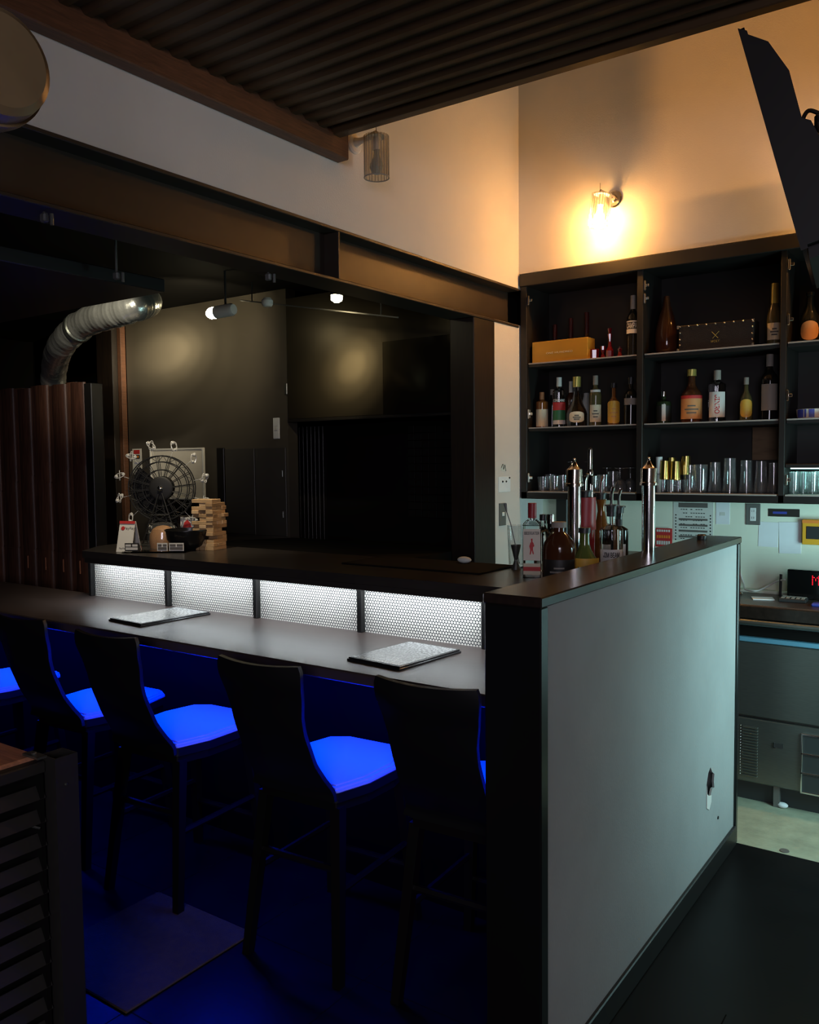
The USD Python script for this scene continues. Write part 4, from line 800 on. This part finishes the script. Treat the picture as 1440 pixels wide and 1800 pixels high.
sn = thing('bar_spoon', 'long twisted bar spoon leaning in the mixing glass', 'spoon', (pb[0] - .01, pb[1] + .04, ZU))
obj('handle', MB().add(tube([(.012, 0, .014), (-.020, -.005, .155), (-.034, -.007, .195)], .0018, 6)), 'steel_brushed', sn)
obj('fork_end', MB().add(tube([(-.034, -.007, .195), (-.040, -.008, .225)], [.002, .006], 8)), 'grey_plate', sn)
jg = thing('jigger', 'small dark double cone measuring cup in front of the mixing glass', 'measuring cup', (pb[0] + .012, pb[1] - .005, ZU))
obj('cone', MB().add(lathe([(0, 0), (.017, 0), (.006, .030), (.006, .034), (.018, .085), (.0165, .085), (.004, .036), (0, .036)], 24)), 'steel_brushed', jg)
bottle2(955, 905, 2.62, .030, .19, STD, 'clear_solid', 'clear bottle with a dark stopper right behind the gin bottle', cap='cap_dark', capz=.9)
bottle2(968, 905, 2.98, .036, .24, STD, 'bottle_dark', 'dark bottle with a chrome pourer, half hidden behind the black-label whisky', cap='chrome', capz=.86)
bottle2(983, 918, 2.50, .052, .21, [(0, 0), (.95, 0), (1, .02), (1, .60), (.9, .70), (.6, .80), (.35, .86), (.33, .93), (.42, .935), (.42, 1), (0, 1)], 'bottle_brown', 'broad dark rum bottle with an ornate black label before the left tap', labels=[('black_label', .1, .45, 2.2, 0)], cap='grey_label', capz=.92, marks='grey_label')
bottle2(1028, 928, 2.62, .050, .165, BELL, 'green_drink', 'yellow-green glass bottle with a tan label, right of the dark rum', labels=[('yellow_label', .05, .42, 2.2, 0)], cap='cap_dark', capz=.9, words=[("Maker's", .10, .29, 'ink', False, 1.4), ('Mark', .10, .15, 'ink', False, .9)])
bottle2(1030, 875, 2.84, .032, .25, STD, 'red_drink', 'red-sleeved bottle with a metal pourer, behind the left tap', cap='cap_red', capz=.55, spout=True)
bottle2(1057, 878, 3.05, .034, .25, [(0, 0), (1, 0), (1, .4), (.8, .55), (.55, .7), (.4, .82), (.45, .9), (.6, 1), (0, 1)], 'amber_drink', 'amber long-necked bottle with a metal pourer, between the two taps', spout=True)
bottle2(1075, 900, 2.82, .040, .22, SQR, 'clear_solid', 'clear bourbon bottle with a white label and a pourer', labels=[('white_label', .08, .42, 2.2, 0)], cap='cap_dark', capz=.93, words=[('JIM BEAM', .075, .30, 'ink', False, 1.45)], spout=True)
bottle2(1088, 902, 2.96, .034, .22, SQR, 'bottle_dark', 'dark bottle with a black neck label and a pourer, rightmost of the row', labels=[('white_label', .1, .5, 1.5, 0), ('black_label', .76, .9, 2.6, 0)], spout=True)
p = at(1231, 950, 'z', 1.196); one('cap_knob', MB().add(lathe([(0, 0), (.017, 0), (.018, .004), (.018, .016), (.014, .020), (0, .021)], 20), T((-.93, 3.20, 1.196))), 'cap_dark', 'small black round knob lying on the far end of the half wall cap', 'knob')
one('drip_mat', MB().box(-2.02, -1.43, 2.43, 2.685, ZU, ZU + .006, .002), 'black_void', 'flat black rubber bar mat on the upper worktop near the taps', 'mat')
p = at(819, 986, 'y', 2.66); one('crumpled_cloth', MB().add(trimesh.creation.icosphere(3, 1.).apply_scale([.028, .018, .012]).apply_translation((p[0], 2.65, ZU + .017))), 'paper_pale', 'small crumpled pale cloth on the black bar mat', 'cloth')

# ---------------------------------------------------------------- on the walls behind the bar
def plate(name, label, cat, px0, py0, px1, py1, material, y=YB, t=.004, ang=0.):
    a, b = at(px0, py0, 'y', y), at(px1, py1, 'y', y); g = thing(name, label, cat, ((a[0] + b[0]) / 2, y, (a[2] + b[2]) / 2))
    w, h = abs(b[0] - a[0]) / 2, abs(a[2] - b[2]) / 2
    m = MB().add(cbox((-w, -t, -h), (w, 0, h), min(t * .3, .002)), T((0, 0, 0), 0, 0, ang)); obj('sheet' if cat in ('notice', 'poster') else 'plate', m, material, g); return g, w, h
g, w, h = plate('menu_sheet', 'white printed price sheet with dark bars on the back wall between tap and outlet', 'notice', 1184, 882, 1254, 952, 'paper_pale', t=.002)
obj('heading_bar', MB().box(-w * .72, w * .72, -.003, -.002, h * .72, h * .96), 'ink_grey', g)
for k in range(4): obj('row_bar', MB().box(-w * .70, w * .72, -.003, -.002, h * (.05 - .30 * k), h * (.15 - .30 * k)), 'ink_grey', g)
tx = MB()
for k in range(9):
    z = h * (.62 - .19 * k)
    for j in range(10):
        if rng.random() < .8: tx.box(w * (-.62 + .125 * j), w * (-.62 + .125 * j + .08), -.0028, -.002, z - .0018, z + .0018)
for s in (-.86, .86):
    for k in range(9): tx.box(w * s - .003, w * s + .003, -.0028, -.002, h * (.32 - .16 * k) - .003, h * (.32 - .16 * k) + .003)
obj('small_print', tx, 'ink', g)
g, w, h = plate('notice', 'small red and orange printed card at the foot of the right beer tap', 'notice', 1153, 928, 1182, 962, 'ink_red', y=YB - .01)
for z0, z1, mm in ((.62, .86, 'white_label'), (-.05, .25, 'ink_orange'), (-.75, -.35, 'white_label')):
    b = MB()
    for k in range(6): b.box(w * (-.85 + .28 * k), w * (-.85 + .28 * k + .20), -.0055, -.004, h * z0, h * z1)
    obj('print', b, mm, g)
g, w, h = plate('notice', 'pale blank card hanging right of the price sheet', 'notice', 1259, 883, 1283, 922, 'paper', t=.002)
obj('print', MB().box(-w * .4, w * .35, -.003, -.002, -h * .2, h * .1), 'paper_pale', g)
g, w, h = plate('wall_outlet', 'grey plate with a white double power outlet on the back wall', 'outlet', 1312, 885, 1337, 923, 'grey_plate', t=.006)
obj('socket', MB().box(-w * .42, w * .42, -.009, -.006, -h * .62, h * .62, .002), 'white_plastic', g)
for z in (-.32, .32): obj('slot', MB().box(-.005, -.0035, -.0095, -.009, h * z - .005, h * z + .005).box(.0035, .005, -.0095, -.009, h * z - .005, h * z + .005), 'ink', g)
g, w, h = plate('notice', 'narrow dark blue printed strip under the cabinet', 'notice', 1351, 894, 1406, 909, 'black_label', t=.003)
obj('print', MB().box(-w * .7, w * .2, -.004, -.003, -h * .3, h * .3), 'ink_blue', g)
plate('notice', 'blank white note taped on the left of two, under the dark strip', 'notice', 1334, 917, 1368, 962, 'paper', t=.002, ang=.02)
plate('notice', 'blank white note taped on the right of two, hanging lower', 'notice', 1370, 917, 1408, 974, 'paper', t=.003, ang=-.03)
g, w, h = plate('intercom', 'yellow box with a dark window at the right edge of the back wall', 'box', 1413, 912, 1462, 958, 'yellow_plastic', t=.03)
obj('dark_window', MB().box(-w * .7, w * .8, -.033, -.03, -h * .55, h * .45, .002), 'ink', g); obj('label_bar', MB().box(-w, w, -.032, -.03, h * .7, h * .95), 'ink_orange', g)
def sideplate(name, label, cat, px0, py0, px1, py1, material, t=.003):
    a, b = at(px0, py0, 'x', XB), at(px1, py1, 'x', XB); g = thing(name, label, cat, (XB, (a[1] + b[1]) / 2, (a[2] + b[2]) / 2)); w, h = abs(b[1] - a[1]) / 2, abs(a[2] - b[2]) / 2
    obj('plate', MB().box(0, t, -w, w, -h, h, .001), material, g); return g, w, h
g, w, h = sideplate('wall_outlet', 'dark grey switch plate with one white button on the narrow white wall', 'switch', 877, 885, 888, 923, 'grey_plate', .006)
obj('button', MB().box(.006, .009, -w * .35, w * .4, -h * .15, h * .2, .001), 'white_plastic', g)
g, w, h = sideplate('notice', 'white note with three dark pins on the narrow white wall', 'notice', 876, 838, 897, 864, 'paper', .002)
for y, z in ((-.35, .35), (.25, .35), (.8, .8)): obj('pin', MB().add(trimesh.creation.icosphere(1, .005).apply_translation((.003, w * y, h * z))), 'ink', g)
g, w, h = sideplate('notice', 'tiny scribbled scrap of paper above the pinned note', 'notice', 881, 816, 889, 828, 'paper_pale', .001)
obj('scribble', MB().add(tube(curve([(.002, -w, 0), (.002, -w * .3, h), (.002, 0, -h * .5), (.002, w * .5, h * .8), (.002, w, -h)], 5), .0015, 5)), 'ink', g)
one('wall_conduit', MB().box(-1.98, -1.915, YB - .03, YB, .88, 1.297, .004), 'black_paint', 'black square conduit below the left end of the cabinet', 'conduit')

# ---------------------------------------------------------------- back counter and refrigerator
bc = thing('back_counter', 'dark wooden worktop along the back wall over the refrigerator', 'worktop')
ZK = .87
obj('top', MB().box(-1.98, 1.2, 3.80, YB - .045, ZK - .03, ZK, .004), 'counter_top', bc)
obj('edge', MB().box(-1.98, 1.2, 3.790, 3.80, ZK - .058, ZK - .004, .003), 'cap_wood', bc)
obj('edge_moulding', MB().add(tube([(-1.98, 3.792, ZK - .075), (1.2, 3.792, ZK - .075)], .013, 10)), 'steel_brushed', bc)
obj('upstand', MB().box(-1.98, 1.2, YB - .045, YB, ZK - .03, ZK + .012, .003), 'plaster_green', bc)
obj('apron', MB().box(-1.98, 1.2, 3.83, 3.85, ZK - .14, ZK - .03), 'black_void', bc)
fr = thing('refrigerator', 'low steel under-counter refrigerator with louvred vents', 'refrigerator')
FX0, FX1, FY = -1.30, .10, 3.81
obj('body', MB().box(FX0, FX1, FY + .03, YB - .02, .085, .725), 'steel_brushed', fr)
obj('top_trim', MB().box(FX0, FX1, FY - .004, FY + .03, .708, .728, .003), 'blue_trim', fr)
obj('door', MB().box(FX0, FX1, FY, FY + .03, .385, .706, .004), 'steel_brushed', fr)
obj('lower_panel', MB().box(FX0, FX1, FY + .002, FY + .03, .095, .374, .004), 'steel_brushed', fr)
obj('plinth', MB().box(FX0, FX1, FY + .05, FY + .08, .0, .095), 'grille', fr)
obj('foot', MB().box(-.80, -.775, FY + .02, FY + .06, 0, .09), 'grey_plate', fr)
for i in range(18):
    z = .125 + i * .0125
    for x0, x1 in ((-1.02, -.942), (-.925, -.862)):
        obj('louvre', MB().add(cbox((x0, -.006, -.003), (x1, .003, .0015), .0006), T((0, FY + .001, z), 0, .5)), 'steel_brushed', fr, smooth=False)
for i in range(18): obj('rivet', MB().add(trimesh.creation.icosphere(1, .0028).apply_translation((-.9335, FY, .125 + i * .0125))), 'chrome', fr)
q0, q1 = at(1361, 1306, 'y', FY), at(1377, 1316, 'y', FY)
obj('latch_recess', MB().box(q0[0], q1[0], FY - .001, FY + .003, q1[2], q0[2]), 'ink', fr); obj('latch_rim', MB().box(q0[0] - .003, q0[0], FY - .003, FY + .002, q1[2] - .002, q0[2] + .002).box(q0[0], q0[0] + .006, FY - .003, FY + .002, q1[2] - .003, q1[2]), 'chrome', fr)
a = at(1409, 1290, 'y', FY); b = at(1409, 1392, 'y', FY)
obj('grille_back', MB().box(a[0] + .006, a[0] + .30, FY - .002, FY + .002, b[2], a[2]), 'grille', fr)
obj('grille_frame', MB().box(a[0], a[0] + .006, FY - .008, FY + .002, b[2], a[2], .001), 'chrome', fr)
for z in (a[2], (2 * a[2] + b[2]) / 3, (a[2] + 2 * b[2]) / 3, b[2]): obj('grille_bar', MB().box(a[0], a[0] + .30, FY - .008, FY, z - .0035, z + .0035, .001), 'chrome', fr)
p = at(1376, 1420, 'z', 0); one('crumpled_paper', MB().add(trimesh.creation.icosphere(2, 1.).apply_scale([.022, .016, .012]).apply_translation((p[0], p[1], .012))), 'paper', 'small crumpled white paper on the tan floor by the refrigerator', 'litter')
p = at(1379, 1496, 'z', 0); one('floor_plug', MB().add(lathe([(0, 0), (.018, 0), (.017, .003), (0, .0035)], 16), T((p[0], p[1], 0))), 'ink_grey', 'flat dark oval stain plug on the tan floor', 'plug')
# things on the back counter
sg = at(1382, 1035, 'y', 4.0)
led = thing('led_sign', 'black display sign with red dotted letters on the back counter', 'display sign', (sg[0], 4.02, ZK), -.05)
obj('case', MB().box(0, .42, 0, .035, .006, .135, .003), 'screen_black', led)
DOT = {'M': ['10001', '11011', '10101', '10101', '10001', '10001', '10001'], '4': ['00010', '00110', '01010', '10010', '11111', '00010', '00010'], '2': ['01110', '10001', '00001', '00110', '01000', '10000', '11111'], '#': ['01010'] * 7}
def dots(ch, x0, z0, s, slant=0):
    m = MB()
    for r, row in enumerate(DOT[ch]):
        for q, v in enumerate(row):
            if v == '1': m.add(trimesh.creation.icosphere(0, s * .46).apply_scale([1, .4, 1]).apply_translation((x0 + q * s, -.0005, z0 + (6 - r) * s)))
    return m
obj('red_letters', dots('M', .104, .075, .0062).add(dots('4', .150, .075, .0062)).add(dots('2', .155, .018, .0062)), 'led_red', led, smooth=False)
obj('foot', MB().box(.02, .05, .0, .04, 0, .006).box(.36, .39, 0, .04, 0, .006), 'ink', led)
q = at(1398, 1055, 'z', ZK)
kp = thing('card_terminal', 'dark keypad terminal lying in front of the display sign', 'terminal', (q[0], q[1] - .03, ZK), .05)
obj('body', MB().box(-.055, .055, -.05, .05, 0, .016, .003), 'ink', kp); obj('screen', MB().box(-.048, .05, .012, .045, .016, .018), 'grey_label', kp)
for i in range(5):
    for j in range(2): obj('key', MB().box(-.046 + i * .02, -.032 + i * .02, -.040 + j * .022, -.026 + j * .022, .016, .019, .001), 'grey_label', kp)
q = at(1341, 1053, 'z', ZK); one('note_pad', MB().add(cbox((-.045, -.036, 0), (.045, .036, .005), .001), T((q[0], q[1], ZK), .35)), 'paper', 'white note pad lying on the back counter by the white cable', 'note pad')
q = at(1436, 1066, 'z', ZK); one('purple_pouch', MB().box(q[0] - .02, q[0] + .08, q[1] - .02, q[1] + .03, ZK, ZK + .014, .005), 'ink_blue', 'purple and white packet at the right end of the back counter', 'packet')
cp = curve([at(1299, 1000, 'y', 4.19), at(1308, 1025, 'y', 4.19) + [0, -.005, 0], [at(1318, 1038, 'z', ZK)[0], 4.13, ZK + .016], [at(1335, 1040, 'z', ZK)[0], 4.10, ZK + .016], [at(1352, 1036, 'z', ZK)[0], 4.13, ZK + .02], at(1366, 1022, 'y', 4.12), at(1380, 1019, 'y', 4.06)], 8)
one('power_cable', tube(cp, .004, 8), 'white_paint', 'white power cable looping over the back counter to the display sign', 'cable')
q = at(1372, 1030, 'y', 4.10); one('marker_pen', MB().tube([(q[0], 4.10, ZK + .001), (q[0] + .002, 4.10, ZK + .10)], .006, 10), 'ink', 'slim black pen-like stick standing left of the display sign', 'stick')
q = at(1300, 1045, 'z', ZK); one('clip_ring', MB().add(tube([(q[0] + .012 * math.cos(t), q[1] + .012 * math.sin(t), ZK + .006) for t in np.arange(16) / 16 * 2 * PI], .004, 6, closed=True)), 'chrome', 'small chrome ring lying at the left end of the back counter', 'ring')

# ---------------------------------------------------------------- wall lamps with ribbed glass shades
def lamp(mount, nrm, cen, tilt, lit, label, power=560.):
    nrm = np.array(nrm, float); g = thing('wall_lamp', label, 'wall lamp', mount)
    c0 = np.array(cen) - np.array(mount); R, hgt = .046, .150
    obj('wall_plate', along(lathe([(0, 0), (.040, 0), (.040, .006), (.034, .012), (0, .012)], 32), nrm), 'white_paint' if not lit else 'chrome_warm', g)
    obj('arm', MB().add(tube(curve([nrm * .008, nrm * .04 + [0, 0, .002], c0 + [0, 0, hgt / 2 + .012]], 6), [.020 - .010 * min(1, i / 7) for i in range(13)], 12)), 'white_paint' if not lit else 'chrome_warm', g)
    up = np.array(tilt, float); up /= np.linalg.norm(up)
    ribs = 30; a = np.linspace(0, 2 * PI, ribs * 4, endpoint=False)
    sh = Polygon([((R + .0016 * math.cos(ribs * t)) * math.cos(t), (R + .0016 * math.cos(ribs * t)) * math.sin(t)) for t in a])
    shade = extrude(sh.difference(Polygon([((R - .003) * math.cos(t), (R - .003) * math.sin(t)) for t in a])), hgt, T((0, 0, -hgt / 2)))
    cap = lathe([(0, hgt / 2 - .004), (R * .8, hgt / 2 - .004), (R * .8, hgt / 2), (.012, hgt / 2 + .008), (0, hgt / 2 + .008)], 28)
    sock = lathe([(0, hgt / 2 - .05), (.014, hgt / 2 - .05), (.014, hgt / 2), (0, hgt / 2)], 18); bulb = lathe([(0, -.066), (.016, -.060), (.026, -.04), (.024, -.026), (.012, .0), (.010, .026), (0, .026)], 20)
    rim = tube([(R * math.cos(t), R * math.sin(t), -hgt / 2) for t in a[::2]], .0022, 6, closed=True)
    for nm, m, mm in (('shade', shade, 'shade_glass'), ('cap', cap, 'white_paint'), ('socket', sock, 'white_paint'), ('bulb', bulb, 'bulb_warm' if lit else 'frosted'), ('rim', rim, 'grey_label' if not lit else 'shade_glass')):
        along(m, up); m.apply_translation(c0); obj(nm, m, mm, g)
    rods = MB()
    for t in a[::5]: rods.tube([(R * math.cos(t), R * math.sin(t), -hgt / 2), (R * math.cos(t), R * math.sin(t), hgt / 2)], .0011, 5)
    rods = along(trimesh.util.concatenate(rods.m), up); rods.apply_translation(c0); tag(obj('glass_ribs', rods, 'clear_wire' if lit else 'grey_label', g), kind='stuff')
    if lit: ball(str(g.GetPath()) + '/glow', c0 - up * .040, .029, power, (1, .43, .085))
    obj('wire', MB().tube([c0 + [0, 0, hgt / 2 + .006], c0 + [0, 0, hgt / 2 + .05]], .0012, 5), 'ink_grey', g)
mt = at(1080, 350, 'y', YC); cn = at(1055, 370, 'y', YC - .095)
lamp(mt, (0, -1, 0), cn, (.10, .02, 1), True, 'lit wall lamp with a ribbed glass shade glowing on the back wall')
lamp(np.array([-.42, YC, mt[2]]), (0, -1, 0), np.array([-.45, YC - .095, cn[2]]), (.05, .02, 1), True, 'unseen lit wall lamp added on the back wall, right of the television', 500.)  # lamp out of view, added to spread the warm light wider
lamp(np.array([1.6, .40, 2.93]), (-1, 0, 0), np.array([1.48, .40, 2.92]), (0, 0, 1), True, 'third lit wall lamp, up in the loft over the corrugated deck', 13000.)
mt = at(622, 252, 'x', XB) ; cn = at(662, 276, 'x', XB + .12)
lamp(mt, (1, 0, 0), cn, (0, 0, 1), False, 'unlit wall lamp with a ribbed glass shade at the end of the timber')

# ---------------------------------------------------------------- hanging television seen from its edge
tv = thing('television', 'dark flat television seen edge-on, tilted forward at the top right', 'television')
tA, tB = deep(1300, 52, 2.2), deep(1405, 420, 2.2)
vdir = ray(1352, 236); vdir /= np.linalg.norm(vdir); e1 = (tB - tA); Lh = np.linalg.norm(e1); e1 = e1 / Lh; e2 = np.cross(e1, vdir); e2 /= np.linalg.norm(e2)
if e2 @ AX[0] < 0: e2 = -e2
e3 = np.cross(e1, e2); e3 = e3 if e3 @ vdir > 0 else -e3
def tvp(pts, a, b):
    P = np.array([tA + u * e1 + w * e2 + d * e3 for d in (a, b) for u, w in pts]); return trimesh.convex.convex_hull(P)
obj('screen', tvp([(0, 0), (Lh + .03, 0), (Lh + .03, .012), (0, .012)], 0, .85), 'screen_black', tv)
obj('front_bezel', tvp([(-.004, -.003), (Lh + .03, -.003), (Lh + .03, .014), (.012, .016)], -.003, 0), 'tv_black', tv)
obj('back_shell', MB().add(tvp([(.015, .010), (.06, .055), (.15, .082), (.30, .080), (Lh + .02, .06), (Lh + .02, .010)], .0, .85)), 'tv_black', tv)
obj('rear_housing', MB().add(tvp([(.25, .07), (.275, .100), (.34, .112), (Lh + .05, .112), (Lh + .05, .01)], .05, .80)), 'tv_black', tv)
m0 = deep(1452, 340, 2.35)
mb = thing('television_mount', 'dark bracket box with a looped handle behind the television, right frame edge', 'bracket')
obj('box', MB().add(tvp([(.26, .118), (.33, .40), (.74, .40), (.74, .118)], .15, .55)), 'tv_black', mb)
b0 = deep(1416, 232, 2.4); vz = np.array([0, 0, 1.]); rr = AX[0]
obj('handle', tube(curve([b0, b0 + vz * .03 - rr * .008, b0 + vz * .058 + rr * .008, b0 + vz * .05 + rr * .04], 5), .006, 8), 'tv_black', mb)
obj('clamp', MB().add(cbox((-.02, -.03, -.005), (.06, .03, .05), .01), T(b0 + rr * .05)).tube([b0 + rr * .02 - vz * .02, b0 + rr * .02 + vz * .015], .007).tube([b0 + rr * .045 - vz * .02, b0 + rr * .045 + vz * .015], .007), 'tv_black', mb)
obj('arm', MB().add(tube([deep(1460, 260, 2.6), deep(1700, 160, 2.6)], .02, 10)), 'tv_black', mb)
